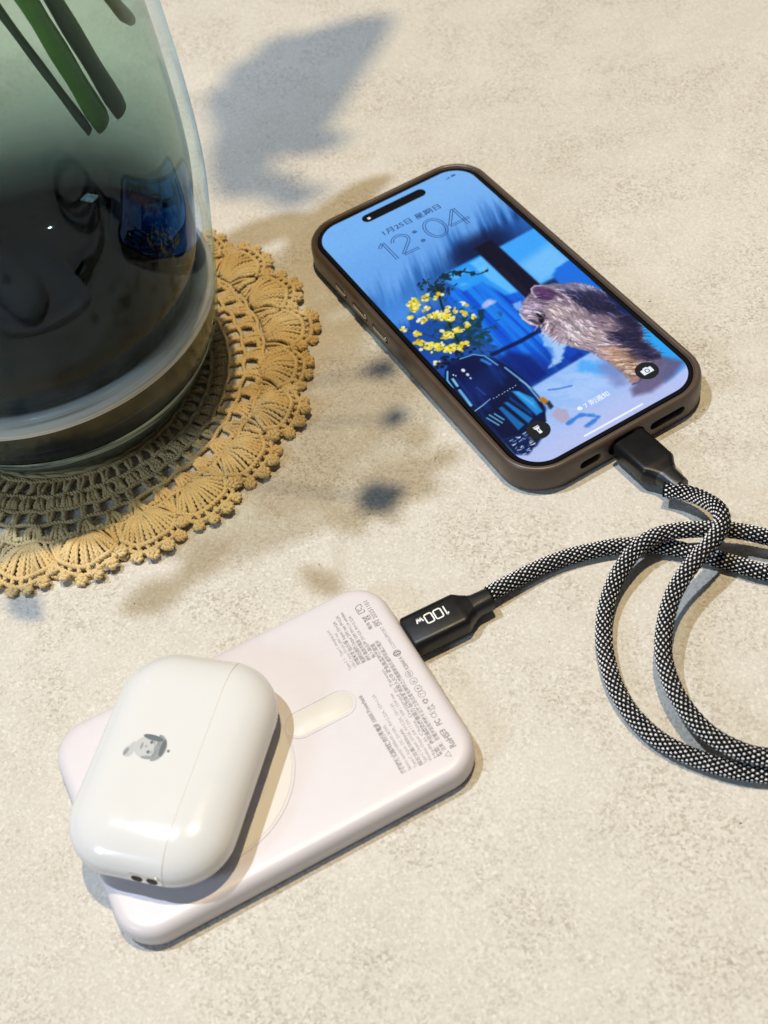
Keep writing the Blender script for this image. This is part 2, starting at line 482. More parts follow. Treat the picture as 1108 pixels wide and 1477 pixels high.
def shell_bag(seed):
    """one scallop, drawn at angle 0 with its root at r = 71"""
    global rng
    keep = rng; rng = np.random.default_rng(seed)
    b = Bag()
    n = 13
    for k in range(n):
        t = (k - (n - 1) / 2) / ((n - 1) / 2)
        ruf = 1.3 + .9 * math.sin(seed * 2.1 + k * .9) + rng.normal(0, .25)
        root = np.array([71.3 + .8 * abs(t), 2.3 * t, Z0 + .3])
        tip = np.array([76.2 + 9.0 * math.cos(t * 1.15), 9.6 * math.sin(t * 1.22), Z0 + .6 + ruf * .55])
        mid = (root + tip) / 2 + (0, 0, 2.0 - .6 * abs(t))
        jj = rng.normal(0, .18, (3, 3))
        b.yarn(spline(np.array([root, mid, tip]) + jj, n=10), 0.62, .50, 3.0, rng.random() * 6, 5)
    # edge chain
    tt = np.linspace(-1.06, 1.06, 40)
    E = np.stack([76.2 + 9.4 * np.cos(tt * 1.15), 10.0 * np.sin(tt * 1.22), Z0 + 1.4 + .5 * np.sin(seed * 2.1 + (tt + 1) * 5.4)], 1)
    b.yarn(E, .60, .50, 2.2, 0, 5)
    # second chain row and picots
    E2 = np.stack([77.2 + 11.4 * np.cos(tt * 1.12), 11.3 * np.sin(tt * 1.16), Z0 + 1.1 + .7 * np.sin(seed * 2.1 + (tt + 1) * 5.4)], 1)
    b.yarn(E2, .56, .46, 2.2, 1, 5)
    for k in range(9):
        t = -1 + 2 * k / 8
        p0 = np.array([76.4 + 9.6 * math.cos(t * 1.14), 10.1 * math.sin(t * 1.2), Z0 + .7])
        p1 = np.array([77.2 + 11.3 * math.cos(t * 1.12), 11.2 * math.sin(t * 1.16), Z0 + .4])
        b.yarn(spline([p0, (p0 + p1) / 2 + (0, 0, .5), p1], n=5), .54, .44, 2.2, rng.random() * 6, 5)
    for k in range(6):
        t = -0.98 + 1.96 * k / 5
        c = np.array([77.0 + 13.3 * math.cos(t * 1.08), 12.6 * math.sin(t * 1.12), Z0 + .9 + .8 * math.sin(seed * 2.1 + (t + 1) * 5.4)])
        d = np.array([math.cos(t * 1.1), math.sin(t * 1.1), 0]); s = np.array([-d[1], d[0], 0])
        a = np.linspace(0, 2 * np.pi, 15)
        rr = 1.25 + rng.normal(0, .12)
        L = c[None] + rr * (np.cos(a)[:, None] * d * 1.0 + np.sin(a)[:, None] * s * 1.15) + np.c_[0 * a, 0 * a, .35 * np.sin(a * 2 + seed)]
        b.yarn(L + rng.normal(0, .05, L.shape), .60, .50, 2.4, rng.random() * 6, 5)
        b.yarn(spline([c - d * 1.6 - s * .5, c + (0, 0, .6), c + d * .9 + s * .4], n=6), .56, .46, 2.2, 0, 5)
    # V stitches that bind neighbouring shells
    for sy in (-1, 1):
        b.yarn(spline([(71.2, sy * 4.2, Z0), (75.2, sy * 6.6, Z0 + 1.0), (79.3, sy * 9.6, Z0 + .4)], n=9), .56, .46, 2.4, 0, 5)
        b.yarn(spline([(71.2, sy * 6.6, Z0), (75.0, sy * 8.3, Z0 + .9), (78.6, sy * 9.9, Z0 + .3)], n=9), .56, .46, 2.4, 2, 5)
        b.yarn(spline([(71.2, sy * 8.6, Z0), (74.4, sy * 9.0, Z0 + .8), (77.3, sy * 9.6, Z0 + .3)], n=9), .56, .46, 2.4, 1, 5)
    rng = keep
    return b
proto = [shell_bag(s).build("scallop_shell", MT['yarn'], doily) for s in (1, 2, 3, 4, 5, 6)]
NS = 24
for i in range(NS):
    a = 2 * math.pi * i / NS + .06
    o = proto[i] if i < 6 else put("scallop_shell", proto[int(rng.integers(6))].data, doily)
    o.rotation_euler = (rng.normal(0, .004), rng.normal(0, .006), a + rng.normal(0, .01))
    s = 1 + rng.normal(0, .014); o.scale = (s, s * (1 + rng.normal(0, .03)), 1 + abs(rng.normal(0, .2)))

fz = Bag()
for _ in range(1500):
    a = rng.uniform(0, 2 * np.pi); r = rng.uniform(46, 90)
    p = pol(r, a, Z0 + rng.uniform(.8, 2.2)); d1 = rng.normal(0, 1, 3) * (1, 1, .5); d2 = rng.normal(0, .8, 3) * (1, 1, .6)
    fz.tube(spline([p, p + d1 * .9 + (0, 0, .3), p + d1 * 1.4 + d2], n=5), .045, 3, cap=False)
tag(fz.build("stray_fibres", MT['yarn'], doily), kind='stuff')

# ------------------------------------------------------------------ vase
VX = (-99.5, 345.0, 2.6)
vase = tag(empty("glass_vase", VX), "large smoky grey glass vase with thick clear foot on the doily", "vase")
def smooth_profile(pts, n=70):
    P = spline([(r, z, 0) for r, z in pts], n=n)
    return P[:, :2]
def lathe(prof, seg=128, cap0=False):
    a = np.linspace(0, 2 * np.pi, seg, endpoint=False)
    rings = [np.stack([r * np.cos(a), r * np.sin(a), np.full(seg, z)], 1) for r, z in prof]
    return loft(rings, cap0, False)
outer = smooth_profile([(2, 0.3), (25, 0.25), (38, 0.0), (42.6, 0.9), (47.2, 4.2), (53.0, 11.5), (57.9, 22.5), (61.2, 37.5), (64.4, 57.5), (67.6, 82), (68.3, 112), (67, 147), (65, 188), (62.5, 213), (61.0, 214.6), (59.3, 213.5)], 120)
V, F = lathe(outer, 144, True)
mesh("glass_body", V, F, MT['clear'], vase)
inner = smooth_profile([(2, 31.0), (30, 31.4), (44, 34.0), (52.5, 40.5), (57.6, 51), (61.0, 67), (63.6, 84), (64.2, 112), (63, 147), (61, 188), (59.2, 213.3)], 90)
V, F = lathe(inner, 144, True)
liner = mesh("smoked_liner", V, F, MT['smoke'], vase)
bm = bmesh.new(); bm.from_mesh(liner.data); bmesh.ops.recalc_face_normals(bm, faces=bm.faces)
if sum((f.normal.x * f.calc_center_median().x + f.normal.y * f.calc_center_median().y) for f in bm.faces) < 0:
    bmesh.ops.reverse_faces(bm, faces=bm.faces)
bm.to_mesh(liner.data); bm.free()

# clear foot's look painted as opaque rings: bright refraction, dark band, highlight, greenish base
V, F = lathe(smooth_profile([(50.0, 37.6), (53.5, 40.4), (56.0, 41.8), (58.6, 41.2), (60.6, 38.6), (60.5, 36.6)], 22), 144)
mesh("painted_refraction_ring", V, F, MT['refraction'], vase)
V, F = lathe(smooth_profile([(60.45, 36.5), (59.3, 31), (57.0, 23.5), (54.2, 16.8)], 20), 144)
mesh("painted_dark_ring", V, F, MT['band'], vase)
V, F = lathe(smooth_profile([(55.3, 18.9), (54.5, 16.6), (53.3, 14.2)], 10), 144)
mesh("painted_highlight_ring", V, F, MT['pale'], vase)
V, F = lathe(smooth_profile([(54.1, 16.7), (51.6, 11.4), (47.6, 6.0), (43.4, 2.2), (38, 1.0), (20, 1.0), (2, 1.0)], 40), 144)
mesh("glass_foot", V, F, MT['foot'], vase)

# ------------------------------------------------------------------ cut flowers standing in the vase
def leaf_mesh(L, W, fold=0.18, bend=0.25, lobes=0.0):
    nx, ny = 11, 5
    V, F = [], []
    for i in range(nx):
        t = i / (nx - 1)
        w = W / 2 * (math.sin(math.pi * min(t * 1.02 + .02, 1)) ** .75) * (1 + lobes * math.sin(t * 40))
        for j in range(ny):
            s = -1 + 2 * j / (ny - 1)
            V.append((t * L, s * w, abs(s) * w * fold - bend * L * (t - .3) ** 2))
    for i in range(nx - 1):
        for j in range(ny - 1):
            q = i * ny + j
            F.append((q, q + 1, q + ny + 1, q + ny))
    return V, F
LEAF = None
def add_leaf(parent, base, direction, L, W, roll=0.0, mat='leaf', name="leaf"):
    V, F = leaf_mesh(L, W)
    d = Vector(direction).normalized()
    side = d.cross(Vector((0, 0, 1)));  side = side.normalized() if side.length > .1 else Vector((1, 0, 0))
    n = side.cross(d).normalized()
    R = Matrix.Rotation(roll, 3, d)
    side, n = R @ side, R @ n
    W_ = [np.array(base) + v[0] * np.array(d) + v[1] * np.array(side) + v[2] * np.array(n) for v in V]
    return mesh(name, W_, F, MT[mat], parent)
def blossom(parent, c, r, mat='petal'):
    for k in range(13):
        a = k * 2.4 + random.random() * .3
        d = Vector((math.cos(a), math.sin(a), random.uniform(-.5, .7)))
        q = r * random.uniform(.62, 1.08)
        add_leaf(parent, c, d, q, q * .62, random.uniform(-.5, .5), mat, "petal")
def shade_pt(g, h, L=L1_POS):   # a point at height h on the ray from a lamp to table point g
    t = h * MM / L.z
    return np.array([g[0] + (L.x / MM - g[0]) * t, g[1] + (L.y / MM - g[1]) * t, h])
def spray(name_label, pts, rad, mat, leaves, flowers, warm=()):  # leaves and blossoms are unseen, set on lamp rays for their table shadows
    o = tag(empty("cut_flower", pts[0]), name_label, "flower stem", "cut flowers standing in the vase")
    P = spline(pts, n=46) - np.array(pts[0])
    t = np.linspace(0, 1, len(P))
    b = Bag(); b.tube(P, rad * (1 - .55 * t) * (1 + .05 * np.sin(t * 60) + .10 * np.exp(-((t * 9 - 2.2) * 2.5) ** 2)) * np.where(t < .02, .86, 1), 11)
    ax_ = (P[1] - P[0]) / np.linalg.norm(P[1] - P[0])
    b.V[-1][:11] += ax_[None] * (np.cos(np.linspace(0, 2 * np.pi, 11, endpoint=False)) * rad * .55)[:, None]
    st = b.build("stem", MT[mat], o)
    base = np.array(pts[0])
    for g, h, L, W, az in leaves:
        c = shade_pt(g, h) - base
        d = np.array([math.cos(az), math.sin(az), random.uniform(-.15, .15)])
        p0 = c - d * L * .5
        i = int(np.argmin(np.linalg.norm(P - p0, axis=1)))
        bb = Bag(); bb.tube(spline([P[i], (P[i] + p0) / 2 + (0, 0, 8), p0], n=10), max(rad * .25, .5), 5)
        bb.build("twig", MT[mat], o)
        add_leaf(o, p0, d, L, W, random.uniform(-.3, .3))
    for g, h, r, lamp in [(*f, L1_POS) for f in flowers] + [(*f, L2_POS) for f in warm]:  # warm ones added to deepen the same shadows
        c = shade_pt(g, h, lamp) - base
        i = int(np.argmin(np.linalg.norm(P - c, axis=1)))
        bb = Bag(); bb.tube(spline([P[i], (P[i] + c) / 2 + (0, 0, 6), c], n=8), .5, 5)
        bb.build("twig", MT[mat], o)
        blossom(o, c, r)
    return o
def shadow_leaf(parent, base, outline, h, curl=6.0):
    """made-up unseen leaf, its outline shaped from the large soft table shadow"""
    P = [shade_pt(g, h, L2_POS) - base for g in outline]
    c = np.mean(P, axis=0)
    top, bot = [], []
    V, F = [], []
    n = len(P)
    for dz in (0, -.5):
        V.append(c + (0, 0, curl + dz))
        for f in (.5, 1.0):
            for p in P: V.append(c + (p - c) * f + (0, 0, curl * (1 - f * f) + dz))
    m = 1 + 2 * n
    for k in range(n):
        k2 = (k + 1) % n
        F += [(0, 1 + k, 1 + k2), (1 + k, 1 + n + k, 1 + n + k2, 1 + k2)]
        F += [(m, m + 1 + k2, m + 1 + k), (m + 1 + k, m + 1 + k2, m + 1 + n + k2, m + 1 + n + k), (1 + n + k, m + 1 + n + k, m + 1 + n + k2, 1 + n + k2)]
    return mesh("leaf", V, F, MT['leaf'], parent, sharp=60)
spray("thick green cut stem leaning left inside the smoky vase",
      [(-61.5, 364, 90), (-68, 353, 140), (-78, 345, 200), (-92, 340, 270), (-100, 345, 330)], 3.4, 'stem',
      [((24, 425), 215, 20, 8, .3)], [])
plant = tag(empty("shadow_plant", (0, 850, 0)), "unseen plant added at the far end of the table to cast leaf shadow", "plant")  # out of view, added to cast the large shadow
V, F = lathe([(1, 0), (44, 0), (46, 2), (58, 100), (60, 102), (60, 108), (56, 108), (54, 96), (1, 94)], 48)
mesh("pot", V, F, MT['pot'], plant, sharp=40)  # added with the plant, out of view
PST = spline([(0, 0, 92), (10, -20, 220), (30, -90, 360), (50, -200, 500), (70, -265, 511)], n=40)
b = Bag(); b.tube(PST, np.linspace(5, 1.2, 40), 9); b.build("stem", MT['stem'], plant)
for OUT in ([(-32, 518), (-27, 531), (-18, 534), (-9, 545), (0, 549), (9, 546), (19, 548), (37, 550), (53, 546), (49, 533), (40, 517), (27, 496), (18, 479), (7, 464), (-2, 459), (-20, 465), (-29, 484)],
            [(-40, 515), (-33, 515), (-27, 513), (-17, 493), (-8, 470), (-14, 454), (-17, 444), (-21, 431), (-29, 434), (-39, 436), (-42, 454), (-41, 473), (-37, 484), (-40, 498)],
            [(-11, 484), (5, 472), (21, 461), (15, 455), (6, 453), (-5, 453), (-13, 458)],
            [(-19, 449), (-6, 443), (-6, 436), (10, 428), (2, 426), (-3, 423), (-8, 419), (-16, 422), (-22, 431)]):
    shadow_leaf(plant, np.array([0, 850, 0]), OUT, 505)  # shadow outlines lifted onto the warm lamp's rays
spray("broad dark green stem beside the thick green one in the vase",
      [(-55, 366, 92), (-62, 357, 138), (-72, 350, 200), (-82, 372, 250), (-96, 400, 290), (-110, 420, 330)], 3.0, 'stem_dark',
      [((18, 424), 200, 22, 9, .3), ((-24, 410), 225, 36, 16, .2), ((-5, 402), 225, 36, 18, -.9), ((-16, 378), 215, 30, 16, .6), ((2, 398), 230, 50, 30, 1.0), ((6, 376), 235, 40, 24, -.7), ((10, 414), 235, 30, 16, .3), ((12, 358), 230, 26, 14, 1.3)], [])
spray("thin dark wiry stem left of the thick stems in the vase",
      [(-65.8, 361.5, 90), (-77, 357, 135), (-92, 350, 200), (-104, 345, 250), (-112, 340, 300)], 1.5, 'stem_dark',
      [((-6, 334), 240, 30, 20, 1.4), ((-3, 312), 245, 24, 18, .9), ((8, 321), 250, 18, 15, .4), ((-24, 280), 235, 34, 24, .7), ((-14, 296), 250, 24, 12, 2.0)],
      [((-1, 264), 240, 10.5), ((-2, 263), 225, 9), ((10, 296), 235, 6.5), ((9, 322), 235, 7.5)], [((-1, 264), 300, 8), ((10, 297), 310, 4.5), ((10, 321), 345, 6.5)])
dap = random.Random(11)
dapple_leaves = []  # extra leaves added out of view to cast dapples on the table
for _ in range(30):
    gx, gy = dap.gauss(-12, 15), dap.gauss(300, 26)
    dapple_leaves.append(((gx, gy), dap.uniform(215, 265), dap.uniform(9, 20), dap.uniform(5, 11), dap.uniform(0, 3.1)))
spray("added thin leafy stem tucked behind the thick stems to cast leaf dapples",
      [(-57, 371, 97), (-65, 360, 140), (-80, 350, 215), (-98, 335, 290)], 1.3, 'stem', dapple_leaves, [], [])
spray("short pale stem tip near the right wall of the vase",
      [(-45, 378, 115), (-47, 369, 126), (-56, 335, 180), (-66, 305, 225), (-70, 300, 290)], 2.2, 'stem_pale',
      [((22, 275), 260, 14, 8, .2), ((3, 274), 262, 20, 8, .1), ((-75, 244), 250, 20, 11, .3), ((-6, 286), 250, 14, 8, 1.0), ((-58, 255), 255, 22, 10, .5), ((14, 308), 250, 24, 10, .5)],
      [((0, 345), 250, 9)], [])

# fine dust and grit lying on the stone
gr = Bag()
gV = np.array([(1, 0, 0), (-.6, .8, 0), (-.6, -.8, 0), (0, 0, .9)]); gF = [(0, 1, 3), (1, 2, 3), (2, 0, 3), (0, 2, 1)]
for _ in range(420):
    y = rng.uniform(85, 560); x = rng.uniform(-150, 70 + .3 * y)
    k = rng.uniform(.05, .17) if rng.random() < .93 else rng.uniform(.2, .4)
    a = rng.uniform(0, 6.28); R2 = np.array([[math.cos(a), -math.sin(a), 0], [math.sin(a), math.cos(a), 0], [0, 0, 1]])
    gr.add(gV @ R2.T * (k * rng.uniform(.8, 2), k, k) + (x, y, .02), gF)
gro = gr.build("grit", MT['grit'], None, smooth=False)
tag(gro, "tiny dark grit and dust specks scattered over the pale tabletop", "grit", None, 'stuff')

# ------------------------------------------------------------------ smartphone
PHX, PHY, PHA = 52.4205, 332.311, 0.36552671
phone = tag(empty("smartphone", (PHX, PHY, 0), PHA), "smartphone in taupe case showing lock screen with cat and flower vase", "phone")
ZG = 10.4
def stadium_cutter(cx, z, hw, hh, y0, y1):
    q = rrect(hw, hh, hh, 8)
    rings = [np.stack([q[:, 0] + cx, np.full(len(q), y), q[:, 1] + z], 1) for y in (y0, y1)]
    return loft(rings)
hx, hy = 37.9, 76.9
prof = [(3.0, 0.0), (1.2, 0.25), (0.35, 1.2), (0.05, 3.0), (0.0, 6.0), (0.05, 8.8), (0.30, 10.3), (0.75, 11.0), (1.3, 11.25), (1.9, 11.15), (2.3, 10.8), (2.45, ZG)]
V, F = rbox(hx, hy, 15.0, prof, 16)
case = mesh("phone_case", V, F, MT['case'], phone, sharp=50)
cut = Bag()
for cx, hw, hh in ((16.5, 6.9, 1.7), (-13.7, 4.0, 1.6), (0.4, 7.2, 3.6)):
    cut.add(*stadium_cutter(cx, 6.0, hw, hh, -hy - 3, -hy + 2.0))
for y, l in ((43.2, 4.2), (29.0, 5.4), (14.6, 5.4)):
    q = rrect(l, 1.55, 1.5, 6)
    cut.add(*loft([np.stack([np.full(len(q), x), q[:, 0] + y, q[:, 1] + 6.2], 1)[::1] for x in (-hx + 0.75, -hx - 3)]))
co = cut.build("cutter", MT['hole'], phone, smooth=False)
bm = bmesh.new(); bm.from_mesh(co.data); bmesh.ops.recalc_face_normals(bm, faces=bm.faces); bm.to_mesh(co.data); bm.free()
bm = bmesh.new(); bm.from_mesh(case.data); bmesh.ops.recalc_face_normals(bm, faces=bm.faces); bm.to_mesh(case.data); bm.free()
md = case.modifiers.new("openings", 'BOOLEAN'); md.object = co; md.operation = 'DIFFERENCE'; md.solver = 'EXACT'
bpy.context.view_layer.update()
me2 = bpy.data.meshes.new_from_object(case.evaluated_get(bpy.context.evaluated_depsgraph_get()))
case.modifiers.clear(); case.data = me2
me2.polygons.foreach_set('use_smooth', [True] * len(me2.polygons)); me2.set_sharp_from_angle(angle=math.radians(40))
bpy.data.objects.remove(co)
for cx, hw, hh in ((16.5, 6.6, 1.45), (-13.7, 3.7, 1.35), (0.4, 6.9, 3.2)):      # the phone's own bottom edge seen in the openings
    V, F = stadium_cutter(cx, 6.0, hw, hh, -hy + 1.7, -hy + 2.6)
    mesh("bottom_opening", V, F, MT['hole'], phone, smooth=False)
for y, l in ((43.2, 3.4), (29.0, 4.6), (14.6, 4.6)):
    rings = []
    for x, d in ((-hx + 0.9, 0), (-hx + .1, 0), (-hx - .25, .15), (-hx - .45, .5)):
        q = rrect(l - d, 1.05 - d, 1.0 - d, 6); rings.append(np.stack([np.full(len(q), x), q[:, 0] + y, q[:, 1] + 6.3], 1))
    V, F = loft(rings); mesh("side_button", V, F, MT['metal'], phone, sharp=40)
SW, SH = 33.3, 72.4
V, F = rbox(hx - 2.4, hy - 2.4, 12.8, [(0, 3.0), (0, ZG - .12), (.25, ZG)], 16)
mesh("front_glass", V, F, MT['bezel'], phone, sharp=40)
R_DISP = 10.2
qi, qo = rrect(SW, SH, R_DISP, 16), rrect(SW + 1.5, SH + 1.5, R_DISP + 1.5, 16)
V = np.r_[np.c_[qi, np.full(len(qi), ZG + .10)], np.c_[qo, np.full(len(qo), ZG + .10)]]
nq = len(qi)
mesh("display_border", V, [(k, (k + 1) % nq, nq + (k + 1) % nq, nq + k)[::-1] for k in range(nq)], MT['bezel'], phone, smooth=False)

# --- the wallpaper: painted into a fine grid of coloured points
NX, NY = 268, 580
us = np.linspace(0, 66.6, NX); vs = np.linspace(0, 144.8, NY)
U, W_ = np.meshgrid(us, vs)
IMG = np.zeros((NY, NX, 3))
def vnoise(sx, sy, seed, oct=4, ang=0.0):
    r = np.random.default_rng(seed); out = np.zeros_like(U); amp = 1; tot = 0
    uu = U * math.cos(ang) + W_ * math.sin(ang); ww = -U * math.sin(ang) + W_ * math.cos(ang)
    for o in range(oct):
        x = uu / sx * 2 ** o + 50; y = ww / sy * 2 ** o + 50
        xi, yi = np.floor(x).astype(int), np.floor(y).astype(int); fx, fy = x - xi, y - yi
        fx = fx * fx * (3 - 2 * fx); fy = fy * fy * (3 - 2 * fy)
        G = r.random((257, 263))
        g = lambda a, c: G[a % 257, c % 263]
        out += amp * ((g(xi, yi) * (1 - fx) + g(xi + 1, yi) * fx) * (1 - fy) + (g(xi, yi + 1) * (1 - fx) + g(xi + 1, yi + 1) * fx) * fy)
        tot += amp; amp *= .55
    return out / tot
def sm(x, a, b):
    t = np.clip((x - a) / (b - a), 0, 1); return t * t * (3 - 2 * t)
def paint(mask, col):
    global IMG
    c = np.asarray(col, float); IMG = IMG * (1 - mask[..., None]) + c * mask[..., None]
def sdf_poly(pts):
    p = np.asarray(pts, float); d = np.full(U.shape, 1e9); inside = np.zeros(U.shape, bool)
    for i in range(len(p)):
        a, b_ = p[i], p[(i + 1) % len(p)]
        e = b_ - a; wx, wy = U - a[0], W_ - a[1]
        t = np.clip((wx * e[0] + wy * e[1]) / (e @ e + 1e-9), 0, 1)
        d = np.minimum(d, np.hypot(wx - t * e[0], wy - t * e[1]))
        c = ((a[1] > W_) != (b_[1] > W_)) & (U < (b_[0] - a[0]) * (W_ - a[1]) / (b_[1] - a[1] + 1e-12) + a[0])
        inside ^= c
    return np.where(inside, -d, d)
def poly(pts, col, soft=.3, alpha=1.0, wob=0.0, wseed=1, wscale=2.0):
    d = sdf_poly(pts)
    if wob: d = d + (vnoise(wscale, wscale, wseed, 3) - .5) * 2 * wob
    paint((1 - sm(d, -soft, soft)) * alpha, col)
def stroke(pts, wdt, col, soft=.2, alpha=1.0, wob=0.0):
    d = np.full(U.shape, 1e9)
    for a, b_ in zip(pts[:-1], pts[1:]):
        a, b_ = np.array(a, float), np.array(b_, float); e = b_ - a
        wx, wy = U - a[0], W_ - a[1]; t = np.clip((wx * e[0] + wy * e[1]) / (e @ e + 1e-9), 0, 1)
        d = np.minimum(d, np.hypot(wx - t * e[0], wy - t * e[1]))
    if wob: d = d + (vnoise(1.5, 1.5, 9, 2) - .5) * wob
    paint((1 - sm(d, wdt - soft, wdt + soft)) * alpha, col)
def ell(cx, cy, rx, ry, col, soft=.3, alpha=1.0, ang=0.0):
    x, y = U - cx, W_ - cy; c, s = math.cos(ang), math.sin(ang)
    r = np.hypot((x * c + y * s) / rx, (-x * s + y * c) / ry)
    paint((1 - sm(r, 1 - soft, 1 + soft)) * alpha, col)
# sky blue top fading into the room
IMG[:] = (118, 178, 242)
paint(sm(W_, 8, 36) * .9, (104, 164, 236))
paint(sm(U, 30, 66) * (1 - sm(W_, 5, 40)) * .5, (128, 180, 240))
stk = vnoise(26, 2.2, 3, 4, 1.9)
paint(sm(W_ + (stk - .5) * 26 + (U - 33) * .22, 30, 50), (38, 98, 176))
paint(sm(W_ + (stk - .5) * 22 + (U - 40) * .15, 38, 56) * sm(U, 18, 44), (12, 36, 92))
paint(sm(W_, 40, 60) * (1 - sm(U, 8, 24)), (70, 140, 226))
paint(sm(W_ + (stk - .5) * 14, 58, 66) * (1 - sm(U, 14, 26)), (22, 74, 170))
# dim upper band over the right window
ell(62, 46, 12, 5, (34, 96, 180), .6, .8); ell(47, 46, 12, 7, (8, 22, 62), .6, .9)
# curtain wall
m = (1 - sm(sdf_poly([(21, 60), (45, 54), (45, 114), (20, 114)]), -2, 2))
paint(m, (8, 84, 214))
cur = vnoise(2.0, 60, 5, 3)
paint(m * sm(cur, .48, .75) * .8, (30, 138, 244)); paint(m * sm(1 - cur, .5, .8) * .7, (4, 40, 140))
paint(m * sm(W_, 96, 112) * .6, (4, 36, 130))
# bright window panes
poly([(25, 50), (43.4, 49.6), (43.4, 74.5), (38.6, 73), (36, 62), (28, 62)], (42, 152, 246), .9)
poly([(38, 51), (43.4, 50.5), (43.2, 73.8), (40.5, 73.4), (38.6, 63)], (92, 186, 250), .8)
paint((1 - sm(sdf_poly([(28, 52), (42, 51), (42, 60), (28, 61)]), -2, 1)) * sm(vnoise(5, 2, 8), .45, .7) * .5, (120, 200, 250))
poly([(51, 50.2), (67, 49.6), (67, 76), (51, 76)], (62, 164, 250), .9)
poly([(51, 63), (67, 60), (67, 75), (51, 75.5)], (118, 192, 250), 3.0, .9)
poly([(57, 75), (61, 72.5), (67, 72), (67, 92), (57, 86)], (26, 110, 224), .8, 1, .8, 4)
# dark window post
poly([(43.5, 45), (51, 45), (51.3, 78), (43.4, 79)], (8, 8, 34), .6)
poly([(44, 60), (46, 60), (46, 79), (44, 79)], (34, 20, 44), .8, .6)
stroke([(43, 94.6), (30, 95.2), (19, 94.6)], .9, (3, 16, 66), .6, .9); poly([(19, 98), (24, 96.5), (29, 103), (29, 114), (20, 114.5)], (4, 28, 110), 1.8, .85)
poly([(43, 80), (52, 78), (52, 110), (38, 112), (38, 98)], (10, 70, 190), 1.0, .9)
ell(31.2, 72.6, 2.6, 1.3, (168, 190, 240), .5, .95, -.4); ell(33, 73.2, 1.5, 1, (200, 205, 240), .5, .7)
# table in the picture
poly([(18, 115.5), (36, 114.4), (67, 113), (67, 145), (0, 145), (0, 131), (12, 130), (20, 126)], (150, 190, 246), .7)
paint(sm(W_, 124, 142) * sm(W_, 113, 116) * .8, (190, 196, 240))
paint((1 - sm(sdf_poly([(20, 116), (46, 116), (46, 130), (20, 136)]), -4, 2)) * sm(vnoise(7, 3, 12, 3, .7), .5, .7) * .6, (176, 206, 250))
stroke([(24.5, 119.5), (27.5, 121.2), (31.5, 122.6)], .35, (52, 116, 206), .3, .8); stroke([(21, 135.4), (26, 134.6), (30.5, 138.8), (25, 139.8)], .7, (48, 122, 214), .6, .9, 1.0)
stroke([(40, 118), (44, 122), (48, 126)], 2.6, (70, 168, 250), 1.5, .8, 2.0)
poly([(59.5, 113.5), (67, 112), (67, 136), (62, 136), (61, 126)], (44, 164, 244), .8)
poly([(57, 136), (67, 132), (67, 138), (56, 140)], (58, 150, 240), 1.0, .8)
# cat
CAT = [(49.4, 75.2), (46.8, 76.9), (44.7, 78.4), (40.7, 79.9), (38.1, 82.4), (36.7, 86.6), (36.7, 90.0), (38.1, 92.8), (39.7, 94.2), (38.5, 96.5), (40.1, 104.5), (42.6, 109.0), (45.7, 114.0), (46.7, 119.5), (47.5, 127.3), (47.7, 132.3), (50.1, 134.2), (54.4, 134.3), (60.3, 132.5), (63.2, 129.1), (62.3, 121.1), (66.4, 113.5), (64.4, 103.3), (66.1, 91.5), (64.6, 87.2), (61.2, 83.0), (56.5, 79.7), (51.3, 76.3)]
EAR = [(48.0, 76.1), (50.6, 76.5), (52.4, 80.5), (54.4, 83.0), (50.8, 84.5), (47.7, 84.8), (46.3, 81.7), (46.4, 79.1)]
BACK = [(55.4, 82.9), (62.8, 89.7), (66.5, 95.5), (67.5, 105.0), (67.0, 114.1), (62.6, 120.6), (62.8, 124.3), (62.6, 129.5), (57.9, 129.8), (55.5, 125.6), (55.1, 118.8), (53.8, 114.4), (54.3, 110.7), (59.2, 110.3), (60.6, 103.8), (56.7, 98.1), (55.1, 91.5)]
poly([(38.8, 94.5), (42.5, 97), (42.5, 106), (39.8, 107.2), (35.2, 111.6), (29.8, 111.4), (34.9, 107.9), (36.6, 104.4), (35.2, 101.7)], (168, 206, 250), .8, .95, .7, 2, 1.4)
stroke([(37.0, 97), (36.6, 102), (34.5, 108.6)], .8, (120, 176, 246), .7, .6)
catd = sdf_poly(CAT) + (vnoise(1.4, 1.4, 6, 3) - .5) * 1.5
catm = 1 - sm(catd, -.45, .45)
paint(catm, (140, 122, 138))
fur = vnoise(4.5, 1.1, 21, 4, 1.15); fur2 = vnoise(9, 5, 22, 3, .9)
def onCat(m, c): paint(catm * np.clip(m, 0, 1), c)
def zone(pts, soft): return 1 - sm(sdf_poly(pts) + (fur - .5) * 3.2, -soft, soft)
def blob(cx, cy, rx, ry, ang=0.0, soft=.7):
    x, y = U - cx, W_ - cy; c, s_ = math.cos(ang), math.sin(ang)
    return 1 - sm(np.hypot((x * c + y * s_) / rx, (-x * s_ + y * c) / ry) + (fur - .5) * .5, 1 - soft, 1 + soft)
onCat(blob(45.5, 103.5, 5.5, 6, .5) * .8, (196, 180, 186)); onCat(blob(51, 96, 5, 5) * .75, (176, 158, 164)); onCat(blob(47.5, 90.5, 3.2, 4) * .8, (186, 166, 166))
onCat(blob(50.5, 108, 5, 4.5, .4) * .7, (182, 158, 158)); onCat(blob(40.3, 83.2, 2.6, 4.0, -.3) * .75, (176, 162, 196)); onCat(blob(44.6, 84.6, 2.2, 2.2) * .7, (164, 146, 178))
onCat(sm(fur, .52, .72) * .5, (206, 190, 196)); onCat(sm(1 - fur, .52, .72) * .42, (92, 76, 96))
onCat(zone([(48.0, 113.2), (53.7, 116.6), (56.6, 124.0), (54.0, 129.1), (49.0, 132.4), (47.4, 126.8), (46.8, 119.5)], 2.0) * .8, (176, 138, 112)); onCat(sm(fur, .5, .72) * blob(51, 122, 4, 8) * .6, (208, 168, 140))
